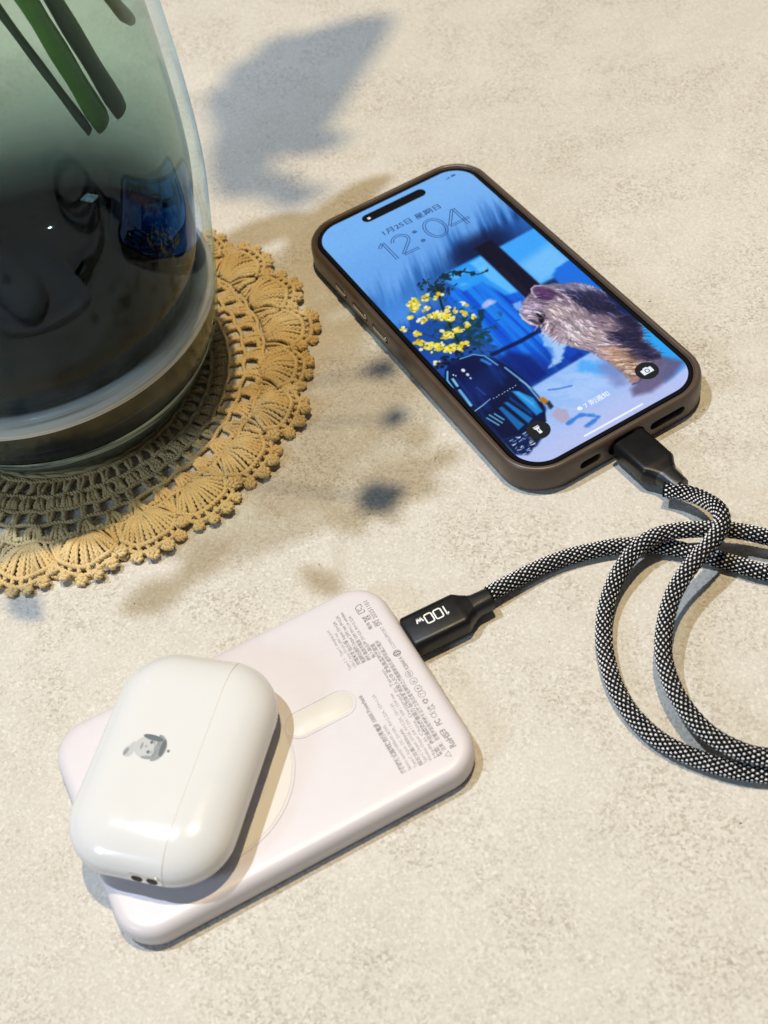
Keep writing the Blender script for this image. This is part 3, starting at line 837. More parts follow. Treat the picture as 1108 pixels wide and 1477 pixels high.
onCat(zone(BACK, 2.4) * .93, (26, 26, 54)); onCat(zone([(54, 79), (58, 82), (67, 91), (68, 98), (60, 92), (54.6, 86)], 1.4) * .7, (44, 44, 78))
onCat(zone([(52.5, 78), (57, 80.4), (67, 88.5), (67, 92.5), (58, 85), (53, 81.5)], 1.1) * .55, (150, 148, 178)); onCat(blob(58.5, 106, 2.6, 6, -.3) * .55, (120, 98, 112))
onCat(zone(BACK, 1.5) * sm(fur, .6, .8) * .3, (84, 76, 108))
poly(EAR, (66, 44, 82), .7, .92, .5, 11, 1.0); ell(49.4, 80.2, 1.5, 2.6, (96, 56, 104), .8, .8, -.5); stroke([(46.4, 80.6), (46.7, 77.8), (47.6, 76.0), (49.3, 75.5), (51, 76.6)], .32, (196, 176, 206), .3, .9)
stroke([(53.6, 82.4), (54.8, 86), (54.4, 90)], .5, (190, 172, 184), .5, .6)
poly([(41.8, 87.1), (44.4, 87.0), (43.6, 90.1), (40.5, 93.5), (39.7, 92.2), (41.3, 89.4)], (10, 8, 22), .4, .97, .3, 13, .8); stroke([(41.9, 90.0), (42.8, 91.3)], .25, (150, 130, 150), .25, .7)
poly([(38.4, 87.9), (39.5, 90.0), (39.9, 92.7), (37.9, 91.6)], (44, 34, 56), .5, .85, .3, 14, .7); stroke([(37.3, 84), (36.9, 87), (37.4, 90.4)], .35, (214, 212, 236), .3, .85); stroke([(40, 95.4), (43, 93.6), (46, 93.8)], .3, (214, 198, 204), .35, .6); stroke([(41.4, 97), (45, 95.6), (49, 96.4)], .25, (110, 92, 108), .3, .6)
rf = random.Random(5)
def hair(x, y, a, L, w, gain):
    global IMG
    x1, y1 = x + L * math.cos(a), y + L * math.sin(a)
    i0, i1 = max(int((min(y, y1) - 1) * 4), 0), min(int((max(y, y1) + 1) * 4) + 2, NY); j0, j1 = max(int((min(x, x1) - 1) * 4), 0), min(int((max(x, x1) + 1) * 4) + 2, NX)
    if i1 <= i0 or j1 <= j0: return
    uu, ww = U[i0:i1, j0:j1], W_[i0:i1, j0:j1]
    t = np.clip(((uu - x) * (x1 - x) + (ww - y) * (y1 - y)) / (L * L), 0, 1)
    d = np.hypot(uu - x - t * (x1 - x), ww - y - t * (y1 - y))
    k = (1 - sm(d, w * .4, w)) * (1 - t * .6) * .75
    c = IMG[min(max(int(y * 4), 0), NY - 1), min(max(int(x * 4), 0), NX - 1)] * gain
    IMG[i0:i1, j0:j1] = IMG[i0:i1, j0:j1] * (1 - k[..., None]) + np.clip(c, 0, 255) * k[..., None]
for _ in range(1500):
    x, y = rf.uniform(36, 67), rf.uniform(75, 134)
    if catm[min(int(y * 4), NY - 1), min(int(x * 4), NX - 1)] < .6: continue
    a = 1.05 + .5 * math.sin(y * .12 + x * .05) + rf.gauss(0, .22) + (1.2 if x < 43 and y > 92 else 0)
    hair(x, y, a, rf.uniform(1.2, 3.2), rf.uniform(.22, .42), rf.choice([.62, .75, 1.25, 1.4, 1.55]))
poly([(37.8, 78.2), (41.2, 78.8), (39.0, 82.8), (37.4, 81.8)], (132, 186, 246), .5, .85, .4, 3, .8)
poly([(46.8, 132.4), (49.4, 130.8), (51, 133.2), (48.2, 134.2)], (176, 120, 104), .5, .8); stroke([(47.4, 134.0), (49.6, 134.6), (51.4, 133.6)], .3, (30, 20, 40), .3, .8)
poly([(49, 134), (56, 131.5), (63, 130), (66.6, 136), (60, 139), (50, 140.4), (44.5, 138.4), (45.5, 135.5)], (98, 88, 124), 1.4, .9)
poly([(43, 122), (47.2, 119), (48, 126), (46.8, 133), (42.6, 132)], (128, 134, 190), 2.0, .75, .8, 15, 1.5)
# leaves and flowers
LG = (10, 36, 34)
stroke([(22, 56), (22.4, 52), (26, 50.3), (30, 50.5), (34, 53.5), (37, 57.8), (40.6, 58.4)], .35, LG, .25, .9, .5)
rs_ = random.Random(4)
for (x, y, r, n) in ((22, 55.5, 3.6, 60), (27, 51.4, 2.0, 26), (32, 52.6, 1.5, 22), (36, 56.5, .9, 10), (40.3, 58.2, .5, 3), (19, 50, 3, 14)):
    for _ in range(n):
        ell(x + rs_.gauss(0, r * .55), y + rs_.gauss(0, r * .45), rs_.uniform(.25, .6), rs_.uniform(.5, 1.1), (rs_.randint(4, 24), rs_.randint(22, 60), rs_.randint(40, 66)), .4, .8, rs_.uniform(0, 3))
for _ in range(150):
    x = rs_.gauss(15, 5.5); y = rs_.gauss(79, 6.5)
    ell(x, y, rs_.uniform(.3, .8), rs_.uniform(.6, 1.6), (rs_.randint(4, 30), rs_.randint(40, 90), rs_.randint(40, 90)), .4, .55, rs_.uniform(0, 3))
for _ in range(60):
    x = rs_.gauss(19.5, 2.6); y = rs_.gauss(81, 5)
    ell(x, y, rs_.uniform(.4, .9), rs_.uniform(.8, 1.8), (rs_.randint(6, 20), rs_.randint(44, 70), rs_.randint(60, 90)), .4, .7, rs_.uniform(0, 3))
stroke([(27.5, 74.5), (25.4, 77.5), (22.8, 79.5)], .9, (8, 50, 60), .5, .9, 1.2)
stroke([(21.5, 55), (18, 64), (15.6, 72), (13.6, 80), (12.4, 87)], .4, (10, 34, 24), .2, .95); stroke([(2, 66), (6, 72), (9.5, 80), (11, 88)], .25, (16, 60, 40), .2, .8)
FL = [(11.2, 56.0, 2.0, 10), (15.5, 57.0, 1.6, 7), (19.5, 58.0, 1.3, 4), (9.6, 58.5, 1.7, 8), (6.2, 61.5, 1.0, 3), (1.4, 65.0, .9, 3), (8.9, 65.4, 1.5, 6), (13, 61.2, 1.2, 4), (13.5, 66.2, 2.2, 14), (15.6, 68.5, 2.2, 13), (17, 71.0, 1.7, 7), (3.2, 70.2, 1.2, 4),
      (2.4, 74.0, 1.4, 6), (4.2, 77.5, 1.8, 12), (6.5, 80.5, 1.9, 13), (8.8, 83, 1.9, 13), (11.5, 84.5, 1.7, 10), (14.2, 84.8, 1.4, 6), (12, 77.0, 1.8, 8), (15.8, 77.4, 1.7, 8), (20.2, 77.2, 1.5, 5), (22.4, 72, 1.2, 5), (23.8, 75.4, 1.0, 4), (25, 67.4, 1.2, 3), (2, 86, .8, 3), (18.6, 66.4, 1.0, 4), (20.4, 68.8, .9, 3)]
for x, y, s, n in FL:
    if n >= 6: ell(x, y, s * .95, s * .75, (206, 186, 40), .6, .85)
    for _ in range(int(n * 1.9)):
        c = rs_.choice([(236, 214, 36), (244, 228, 60), (226, 196, 24), (250, 238, 128), (214, 186, 20), (232, 226, 170), (244, 240, 200)])
        ell(x + rs_.gauss(0, s * .5), y + rs_.gauss(0, s * .5), rs_.uniform(.45, 1.05), rs_.uniform(.35, .8), c, .3, .95, rs_.uniform(0, 3))
    for _ in range(int(n * .5)):
        ell(x + rs_.gauss(0, s * .6), y + rs_.gauss(0, s * .6), rs_.uniform(.15, .35), rs_.uniform(.2, .5), (60, 80, 20), .4, .7, rs_.uniform(0, 3))
# dark glass vase in the picture
for _ in range(40):
    ell(rs_.gauss(6, 3.5), rs_.gauss(88.5, 1.6), .7, .6, (4, 14, 44), .5, .8)
VS = [(0, 94), (2.2, 91), (6, 89), (10.5, 89), (15.2, 91.4), (18.6, 96.5), (20.4, 104), (21, 112), (20.6, 120), (18.6, 126), (16, 130.4), (10, 132), (0, 128)]
poly(VS, (6, 18, 66), .4)
vm = 1 - sm(sdf_poly(VS), -.5, .3)
paint(vm * sm(vnoise(3, 14, 31, 3, .12), .5, .75) * .7, (14, 56, 140)); paint(vm * sm(W_, 100, 122) * .35, (2, 8, 34))
CY = (110, 200, 246)
stroke([(-.1, 99.6), (.4, 95.4), (2.6, 92.0)], .3, CY, .25, .95); stroke([(2.1, 96.1), (1.7, 99.7)], .45, (150, 214, 250), .3, .9)
stroke([(1.2, 101.8), (.9, 105.8), (.5, 109.8)], .5, (120, 206, 250), .3, .9); stroke([(.2, 112.7), (3.4, 112.2), (7.0, 111.3)], .2, (170, 210, 250), .2, .9)
for x, y, r in ((7.1, 94.8, .6), (7.2, 97.4, .5), (7.1, 99.4, .36), (3.3, 94.6, .25), (3.8, 95.4, .2)): ell(x, y, r, r * 1.4, (235, 240, 255), .35, .97)
stroke([(9.2, 89.6), (13.9, 90.6), (16.5, 93.5), (17.6, 99.8)], .24, (110, 190, 240), .22, .9); stroke([(14.7, 94.5), (15.8, 97.9)], .55, (60, 150, 230), .5, .8)
stroke([(18.9, 102.3), (20.2, 112.6), (19.6, 121.9)], .32, (120, 190, 244), .25, .85); stroke([(6.4, 104), (6.8, 108.6)], .3, (90, 130, 200), .3, .6)
ell(6, 105, 4, 6, (18, 44, 130), .6, .5); ell(13, 103, 3.5, 5, (10, 40, 110), .6, .5)
poly([(14.6, 112.6), (16.4, 114.0), (18.6, 119.5), (17.6, 126.2), (15.0, 126.4)], (34, 140, 222), .5, .95); poly([(15.2, 113.4), (16.2, 114.2), (17.4, 121), (16.6, 124)], (90, 186, 244), .6, .7)
poly([(9.7, 115.3), (10.9, 115.8), (13.2, 126.7), (11.0, 127.6)], (28, 124, 200), .4, .9); poly([(7.0, 116.3), (8.4, 116.4), (9.6, 127.4), (6.8, 128.2)], (26, 116, 190), .4, .85); poly([(12.0, 115), (12.8, 114.6), (14.6, 124), (13.8, 126)], (14, 70, 140), .4, .8)
for a_, b_ in (((3.0, 117), (4.4, 122.4)), ((1.6, 117.6), (3.0, 122.6)), ((4.6, 117.6), (5.6, 121.6))): stroke([a_, b_], .24, (120, 196, 240), .2, .85)
for k in range(9): ell(8.2 + k * 1.1, 111.7 - .05 * k + (.2 if k % 2 else 0), .26, .18, (180, 214, 246), .35, .9)
stroke([(19.6, 110), (20.8, 117), (20.4, 124), (18.4, 128)], .22, (140, 190, 240), .25, .8)
poly([(19.4, 120.6), (21.4, 121), (21.8, 124), (19.8, 124.4)], (176, 120, 44), .5); poly([(20.4, 124), (22, 123.6), (21.6, 126.6), (20, 127)], (20, 24, 40), .5, .9)
poly([(18.6, 129), (22, 127.6), (24.2, 130), (22.6, 134), (19.4, 134)], (176, 168, 196), .6, .95, .5, 7, .8)
poly([(0, 128), (9, 131), (12, 134.6), (8, 137), (3.4, 138.5), (0, 136)], (10, 28, 74), .7)
for _ in range(46):
    x, y = rs_.uniform(.5, 8), rs_.uniform(130, 138.5)
    stroke([(x, y), (x + rs_.uniform(.5, 1.5), y + rs_.uniform(-.6, .8))], .14, rs_.choice([(170, 200, 245), (40, 90, 190), (220, 230, 250)]), .12, .85)
ell(10.5, 133.5, 3, 1.8, (14, 20, 40), .6, .8)
IMG = np.clip(IMG + (vnoise(.7, .7, 77, 2)[..., None] - .5) * 8, 0, 255)
lumc = IMG / 255
LIN = np.where(lumc <= .04045, lumc / 12.92, ((lumc + .055) / 1.055) ** 2.4)
X, Y = U - SW, SH - W_
d = np.hypot(np.maximum(np.abs(X) - (SW - R_DISP), 0), np.maximum(np.abs(Y) - (SH - R_DISP), 0)) - R_DISP
idx = np.arange(NX * NY).reshape(NY, NX)
quads = np.stack([idx[1:, :-1], idx[1:, 1:], idx[:-1, 1:], idx[:-1, :-1]], -1).reshape(-1, 4)
ok = (d <= .35)
okq = (ok[1:, :-1] & ok[1:, 1:] & ok[:-1, 1:] & ok[:-1, :-1]).ravel()
disp = mesh("display", np.c_[X.ravel(), Y.ravel(), np.full(X.size, ZG + .05)], quads[okq], MT['display'], phone, smooth=False)
at = disp.data.attributes.new("pixels", 'FLOAT_COLOR', 'POINT')
at.data.foreach_set('color', np.c_[LIN.reshape(-1, 3), np.ones(NX * NY)].ravel().astype(np.float32))

# --- things drawn on the display
ZS = ZG + .14
def uv(u, v): return (u - SW, SH - v)
def flat(name, pts, mat, parent, z, smooth=False):
    return mesh(name, [(x, y, z) for x, y in pts], [tuple(range(len(pts)))], mat, parent, smooth)
def ribbons(strokes, wdt):
    V, F = [], []
    for s in strokes:
        P = np.asarray(s, float)
        T = np.gradient(P, axis=0); T /= np.linalg.norm(T, axis=1)[:, None] + 1e-9
        Nn = np.stack([-T[:, 1], T[:, 0]], 1)
        o = len(V)
        for p, n_ in zip(P, Nn): V += [p + n_ * wdt / 2, p - n_ * wdt / 2]
        F += [(o + 2 * i, o + 2 * i + 1, o + 2 * i + 3, o + 2 * i + 2) for i in range(len(P) - 1)]
    return V, F
q = rrect(13.9, 2.3, 2.3, 10)
flat("camera_cutout", [(x - SW + 33.2, y + SH - 4.9) for x, y in q], MT['bezel'], phone, ZS)
def text_mesh(body, size, bold=0.0, align='LEFT', sx=1.0):
    cu = bpy.data.curves.new("text", 'FONT'); cu.body = body; cu.size = size * MM; cu.align_x = align; cu.offset = bold * MM
    cu.resolution_u = 3
    o = bpy.data.objects.new("text", cu); COL.objects.link(o)
    bpy.context.view_layer.update()
    me = bpy.data.meshes.new_from_object(o.evaluated_get(bpy.context.evaluated_depsgraph_get()))
    bpy.data.objects.remove(o)
    return me
def text(name, body, size, mat, parent, loc, rz=0.0, bold=0.0, align='LEFT', sx=1.0, fit=None, tilt=None):
    me = text_mesh(body, size, bold, align)
    if fit:
        w = max(v.co.x for v in me.vertices) - min(v.co.x for v in me.vertices)
        sx = fit * MM / w
    me.materials.clear(); me.materials.append(mat)
    me.name = name
    o = put(name, me, parent, loc, rz)
    o.scale = (sx, 1, 1)
    return o
text("date_text", "1月25日 星期日", 3.5, MT['ui_ink'], phone, (*uv(20.9, 17.6), ZS), bold=.05, fit=25.0)
def off_stroke(P, dlt):
    P = np.asarray(P, float); T = np.gradient(P, axis=0); T /= np.linalg.norm(T, axis=1)[:, None] + 1e-9
    return P + dlt * np.stack([-T[:, 1], T[:, 0]], 1)
def dense(P, n=40):
    return spline([(x, y, 0) for x, y in P], n=n)[:, :2]
def seg(a, b_, n=2): return np.linspace(a, b_, n)
arc = lambda cx, cy, rx, ry, a0, a1, n=30: np.stack([cx + rx * np.cos(np.linspace(a0, a1, n)), cy - ry * np.sin(np.linspace(a0, a1, n))], 1)
strokes = []
def digit(paths):
    for P in paths:
        for dl in (-.48, .48): strokes.append(off_stroke(P, dl))
digit([seg((18.6, 20.9), (18.6, 32.2)), seg((16.0, 23.2), (18.4, 21.2))])
digit([arc(24.7, 24.0, 3.1, 3.0, 3.0, -.6), seg((27.2, 25.9), (21.6, 31.4)), seg((21.6, 31.8), (28.2, 31.8))])
digit([arc(38.6, 26.3, 3.7, 5.5, 0, 6.2832, 50)])
digit([seg((49.2, 20.9), (43.4, 28.8)), seg((43.4, 29.0), (51.9, 29.0)), seg((49.6, 20.9), (49.6, 32.2))])
for cy in (23.2, 29.4):
    for r in (.75, .3): strokes.append(arc(31.3, cy, r, r, 0, 6.2832, 16))
V, F = ribbons([[uv(*p) for p in s] for s in strokes], .36)
mesh("clock_digits", [(x, y, ZS) for x, y in V], F, MT['ui_ink'], phone, smooth=False)
text("notice_text", "7 則通知", 2.55, MT['white_print'], phone, (*uv(29.3, 133.4), ZS), bold=.03, fit=9.6)
flat("notice_dot", [(x + uv(27.7, 132.4)[0], y + uv(27.7, 132.4)[1]) for x, y in rrect(.85, .85, .85, 6)], MT['white_print'], phone, ZS)
flat("home_bar", [(x + uv(33.3, 142.9)[0], y + uv(33.3, 142.9)[1]) for x, y in rrect(11.6, .38, .38, 4)], MT['white_print'], phone, ZS)
for (u0, v0), nm in (((11.9, 132.0), "torch_button"), ((54.7, 132.0), "camera_button")):
    cx, cy = uv(u0, v0)
    bt = flat(nm, [(x + cx, y + cy) for x, y in rrect(3.9, 3.9, 3.9, 10)], MT['button'], phone, ZS)
    if nm == "torch_button":
        flat("torch_icon", [(cx + x, cy + y) for x, y in ((-.55, -1.6), (.55, -1.6), (.55, .35), (1.0, 1.0), (1.0, 1.25), (-1.0, 1.25), (-1.0, 1.0), (-.55, .35))], MT['white_print'], bt, ZS + .05)
        flat("torch_icon", [(cx + x, cy + y) for x, y in ((-1.0, 1.45), (1.0, 1.45), (1.0, 1.8), (-1.0, 1.8))], MT['white_print'], bt, ZS + .05)
        flat("torch_switch", [(cx + x, cy + y - .1) for x, y in rrect(.22, .4, .22, 4)], MT['button'], bt, ZS + .09)
    else:
        flat("camera_icon", [(cx + x, cy + y) for x, y in ((-1.85, -1.35), (1.85, -1.35), (2.0, -1.2), (2.0, .85), (1.85, 1.0), (1.0, 1.0), (.6, 1.5), (-.6, 1.5), (-1.0, 1.0), (-1.85, 1.0), (-2.0, .85), (-2.0, -1.2))], MT['white_print'], bt, ZS + .05)
        V, F = ribbons([arc(0, 0, .72, .72, 0, 6.2832, 22)], .3)
        mesh("lens_icon", [(cx + x, cy + y - .15, ZS + .09) for x, y in V], F, MT['button'], bt, smooth=False)
cx, cy = uv(21.9, 5.0)
flat("lock_icon", [(cx + x, cy + y) for x, y in ((-.55, -.75), (.55, -.75), (.55, .15), (-.55, .15))], MT['white_print'], phone, ZS + .05)
V, F = ribbons([np.r_[seg((-.35, .15), (-.35, .45)), arc(0, -.45, .35, .4, math.pi, 0, 10), seg((.35, .45), (.35, .15))]], .2)
mesh("lock_icon", [(cx + x, cy + y, ZS + .05) for x, y in V], F, MT['white_print'], phone, smooth=False)
cx, cy = uv(58.9, 4.2)
for k in range(4):
    flat("signal_bar", [(cx - 2.0 + k * .5 + x, cy - .6 + y) for x, y in ((0, 0), (.32, 0), (.32, .35 + .25 * k), (0, .35 + .25 * k))], MT['ui_ink'], phone, ZS)
flat("battery_icon", [(cx + 1.5 + x, cy + y) for x, y in rrect(.95, .5, .25, 4)], MT['ui_ink'], phone, ZS)

# ------------------------------------------------------------------ power bank
BKX, BKY, BKA = -47.165, 178.486, 0.30619676
BT = 9.0
bank = tag(empty("power_bank", (BKX, BKY, 0), BKA), "slim white power bank covered in small grey print under the earbud case", "power bank")
HX, HY = 52.4, 35.4
def side(dz): return dz
prof = [(2.4, 0.0), (1.2, 0.35), (.45, 1.1), (.1, 2.2), (0, 3.6), (0, 5.2), (.12, 6.4), (.5, 7.5), (1.15, 8.3), (2.0, 8.78), (3.0, 8.97), (4.2, BT), (8, BT)]
V, F = rbox(HX, HY, 11.0, prof, 14)
bank_body = mesh("bank_body", V, F, MT['bank'], bank, sharp=60)
def disc_ring(r0, r1, z0, z1, n=120, bev=.18):
    a = np.linspace(0, 2 * np.pi, n, endpoint=False)
    rings = [np.stack([r * np.cos(a), r * np.sin(a), np.full(n, z)], 1) for r, z in ((r1, z0), (r1, z1 - bev), (r1 - bev, z1), (r0 + bev, z1), (r0, z1 - bev), (r0, z0))]
    return loft(rings, False, False)
V, F = disc_ring(19.7, 26.4, BT - .2, BT + .10)
mesh("magnet_ring", V + np.array([-18.7, .2, 0]), F, MT['cream'], bank, sharp=40)
V, F = disc_ring(26.75, 27.25, BT - .2, BT + .16, 120, .12)
mesh("ring_rim", V + np.array([-18.7, .2, 0]), F, MT['bank'], bank, sharp=40)
V, F = rbox(10.0, 3.75, 3.7, [(0, BT - .2), (0, BT + .02), (.14, BT + .10)], 10)
mesh("alignment_bar", V + np.array([19.0, .3, 0]), F, MT['cream'], bank, sharp=40)
qa, qb = rrect(10.75, 4.5, 4.45, 12), rrect(10.35, 4.1, 4.05, 12)
rings = [np.c_[q_ + np.array([19.0, .3]), np.full(len(q_), z)] for q_, z in ((qa, BT - .2), (qa, BT + .06), (qa * .995, BT + .15), (qb * 1.005, BT + .15), (qb, BT + .06), (qb, BT - .2))]
V, F = loft(rings, False, False); mesh("bar_rim", V, F, MT['bank'], bank, sharp=40)
# print: reading direction +y, tops towards -x
ZP = BT + .03
def bt(name, body, x, y, size, length, bold=0.0):
    return text(name, body, size, MT['ink'], bank, (x, y, ZP), math.pi / 2, bold, fit=length)
LINES = [
    (31.6, -27.8, 27.6, 1.75, "超薄磁吸式無線快充行動電源 10000 Powerbank", .05),
    (33.2, -27.8, 15.5, 1.35, "Battery capacity/10000mAh 38.5Wh", 0),
    (34.9, -28.0, 26.0, 1.35, "Type-C Input: DC 5V=3A, 9V=2.22A, 12V=1.5A", 0),
    (36.5, -28.2, 12.5, 1.35, "額定容量/5800mAh", .02),
    (37.9, -28.2, 21.0, 1.35, "Type-C Output: 5V=3A, 9V=2.22A, 12V=1.5A", 0),
    (39.3, -28.3, 24.0, 1.35, "Wireless Output: 5W / 7.5W / 10W / 15W max", 0),
    (40.8, -28.3, 32.0, 1.35, "Made in China  Designed in Taiwan", .01),
    (42.3, -28.3, 41.5, 1.55, "警語：使用過度恐傷害視力 請勿拆解或投入火中 避免高溫潮濕環境", .04),
    (43.9, -27.5, 41.0, 1.45, "注意：若電池如有更換不正確之形式會有爆炸之風險請依指示處理用過之電池", .03),
    (33.0, 8.6, 15.6, 1.3, "Type-C 1 : Type-C charging port", 0),
    (34.5, 8.6, 13.6, 1.3, "USB-C input 5V=3A 20W max", 0),
    (36.0, 8.8, 17.2, 1.45, "充電狀態指示燈 Input 5V=3A", .03),
    (37.6, 8.7, 18.6, 1.45, "電源輸出開關 Output 20W max 9V=2.2A", .03),
    (39.2, 8.7, 19.0, 1.45, "磁吸無線充電面 10W 9V=1.1A wireless", .03),
    (40.7, 8.7, 16.6, 1.35, "輸入輸出埠 5V=2A 9V=2.22A", .02),
]
for x, y, L, s, t_, bd in LINES: bt("print_line", t_, x, y, s, L, bd)
bt("print_line", "RoHS", 46.8, -28.0, 2.5, 5.0, .09)
bt("print_line", "SN 20251101", 47.3, 17.6, 1.9, 10.0, .03)
bt("print_line", "R3B4414", 47.2, .3, 1.75, 4.6, .04)
bt("print_line", "COMSUPPORT", 47.2, 8.4, 1.5, 8.6, .0)
bt("print_line", "FC", 46.8, -20.1, 2.3, 2.0, .09)
bt("print_line", "CE", 46.8, -17.4, 2.3, 2.0, .02)
bt("print_line", "UK", 46.3, -15.0, 1.2, 1.9, .04); bt("print_line", "CA", 47.5, -15.0, 1.2, 1.9, .04)
bt("print_line", "電池", 44.3, 17.8, 1.3, 2.6, .03); bt("print_line", "回收", 46.0, 17.8, 1.0, 2.4, .03)
def ink(name, strokes_, wdt, cx, cy, par=bank):
    V, F = ribbons(strokes_, wdt)
    return mesh(name, [(cx - y, cy + x, ZP) for x, y in V], F, MT['ink'], par, smooth=False)     # (x right, y up) in the reading frame
circ = lambda r, cx=0, cy=0: arc(cx, cy, r, r, 0, 6.2832, 20)
for k, (cy, gl) in enumerate(((-1.3, 0), (-4.0, 1), (-6.8, 2), (-8.9, 3))):
    g = [circ(1.05)]
    if gl == 0: g += [seg((-1, 0), (1, 0)), arc(0, 0, .45, .45, 0, 6.28, 12)]
    if gl == 1: g += [seg((-.4, -.5), (-.4, .5)), seg((.4, .5), (-.4, 0)), seg((-.4, 0), (.4, -.5))]
    if gl == 2: g += [seg((-.2, -.6), (.2, .6)), seg((-.5, .1), (.5, .1)), seg((0, -.6), (.6, -.6))]
    if gl == 3: g += [seg((-.3, .5), (.3, .5)), seg((.3, .5), (-.1, -.6))]
    ink("approval_mark", g, .18, 46.3, cy)
ink("globe_mark", [circ(1.05), arc(0, 0, .5, 1.05, 0, 6.28, 18), seg((-1, 0), (1, 0)), seg((-.8, .5), (.8, .5)), seg((-.8, -.5), (.8, -.5))], .22, 46.5, 6.6)
tri = [(math.cos(a) * 1.1, math.sin(a) * 1.1) for a in (1.571, 3.665, 5.76)]
ink("recycling_mark", [seg(np.array(tri[i]) * .75 + np.array(tri[(i + 1) % 3]) * .25, np.array(tri[i]) * .2 + np.array(tri[(i + 1) % 3]) * .8) for i in range(3)], .5, 46.1, -11.4)
ink("bin_mark", [seg((-.8, .6), (-.5, -.8)), seg((.8, .6), (.5, -.8)), seg((-.5, -.8), (.5, -.8)), seg((-1, .7), (1, .7)), seg((-.9, -1), (.9, 1)), seg((-.9, 1), (.9, -1)), seg((-.9, -1.3), (.9, -1.3))], .24, 44.2, 21.9)
ink("battery_recycling_mark", [seg((-1.5, -1), (-1.5, 1)), seg((-1.5, 1), (.9, 1)), seg((.9, 1), (1.5, .3)), seg((1.5, .3), (1.5, -1)), seg((1.5, -1), (.3, -1)), seg((-1.5, -1), (-.6, -1)), arc(0, 0, .55, .55, .6, 5.4, 14), seg((-.9, .55), (-.5, .55))], .3, 44.0, 25.9)
ink("print_line", [seg((0, .7), (.9, -.8)), seg((.9, -.8), (-.9, -.8)), seg((-.9, -.8), (0, .7))], .16, 43.4, -29.0)
ink("print_line", [seg((-.9, .7), (.3, .7)), seg((-.9, 0), (.3, 0)), seg((-.9, -.7), (.3, -.7)), seg((.3, .7), (.3, -.7))], .3, 45.7, -22.1)

# ------------------------------------------------------------------ earbud case
ECX, ECY, ECA = -68.7, 173.3, 1.155
pod = tag(empty("earbud_case", (ECX, ECY, BT + .2), ECA), "glossy white rounded earbud charging case lying on the power bank", "earbud case")
TH = 17.0
def pod_rings():
    rings = []
    D, e = 14.5, 2.2
    ts = np.linspace(0, 1, 17)
    seq = []
    for s in ts[::-1]:
        d_ = D * s ** 1.5; seq.append((d_, -TH / 2 * (1 - (1 - d_ / D) ** e) ** (1 / e)))
    top = [(d_, -z) for d_, z in seq[::-1]][1:]
    for d_, z in seq + top:
        q_ = rrect(32.5 - d_, 23.0 - d_, max(15.6 - d_, 1.0), 14)
        rings.append(np.c_[q_, np.full(len(q_), z + TH / 2)])
    return rings
V, F = loft(pod_rings())
whole = mesh("whole", V, F, MT['pod'])
def half(name, co, no):
    bm = bmesh.new(); bm.from_mesh(whole.data)
    bmesh.ops.recalc_face_normals(bm, faces=bm.faces)
    r = bmesh.ops.bisect_plane(bm, geom=bm.verts[:] + bm.edges[:] + bm.faces[:], plane_co=Vector(co) * MM, plane_no=no, clear_outer=True)
    ed = [g for g in r['geom_cut'] if isinstance(g, bmesh.types.BMEdge)]
    # turn the lip inwards a little so that the joint is a rounded groove
    bmesh.ops.holes_fill(bm, edges=ed, sides=0)
    me = bpy.data.meshes.new(name); bm.to_mesh(me); bm.free()
    me.polygons.foreach_set('use_smooth', [True] * len(me.polygons)); me.set_sharp_from_angle(angle=math.radians(35))
    me.materials.append(MT['pod'])
    o = bpy.data.objects.new(name, me); COL.objects.link(o); o.parent = pod
    return o
body = half("case_body", (0, -8.65, 0), (0, -1, 0))
lid = half("case_lid", (0, -8.82, 0), (0, 1, 0))
V2 = V.copy(); c_ = V2.mean(0); V2 = (V2 - c_) * .992 + c_
V2 = [v for v in V2]
gm = mesh("seam_gasket", V2, F, MT['seam'], pod)
bm = bmesh.new(); bm.from_mesh(gm.data)
for co_, no_ in (((0, -8.3, 0), (0, 1, 0)), ((0, -9.2, 0), (0, -1, 0))):
    bmesh.ops.bisect_plane(bm, geom=bm.verts[:] + bm.edges[:] + bm.faces[:], plane_co=Vector(co_) * MM, plane_no=no_, clear_outer=True)
bm.to_mesh(gm.data); bm.free()
# strap loop on the short side: steel oval with two dark holes
bv = BVHTree.FromPolygons([tuple(v) for v in V], [list(f) for f in F])
def side_pt(b_, z, lift):
    hit = bv.ray_cast(Vector((-60, b_, z)), Vector((1, 0, 0)))[0]
    return np.array([hit.x - lift, b_, z])
def side_patch(name, cy, cz, hw, hh, mat, lift, n=8):
    q_ = rrect(hw, hh, hh, n); P = [side_pt(cy, cz, lift)] + [side_pt(cy + y, cz + z, lift) for y, z in q_ * .6] + [side_pt(cy + y, cz + z, lift) for y, z in q_] + [side_pt(cy + y, cz + z, -.6) for y, z in q_]
    m_ = len(q_); Fq = []
    for k in range(m_):
        k2 = (k + 1) % m_
        Fq += [(0, 1 + k2, 1 + k), (1 + k, 1 + k2, 1 + m_ + k2, 1 + m_ + k), (1 + m_ + k, 1 + m_ + k2, 1 + 2 * m_ + k2, 1 + 2 * m_ + k)]
    return mesh(name, P, Fq, mat, pod, sharp=40)
sl = side_patch("strap_loop", -3.6, 9.6, 4.8, 1.8, MT['silver'], .12)
for cy in (-5.7, -1.5):
    side_patch("loop_hole", cy, 9.6, 1.55, 1.15, MT['hole'], .2)
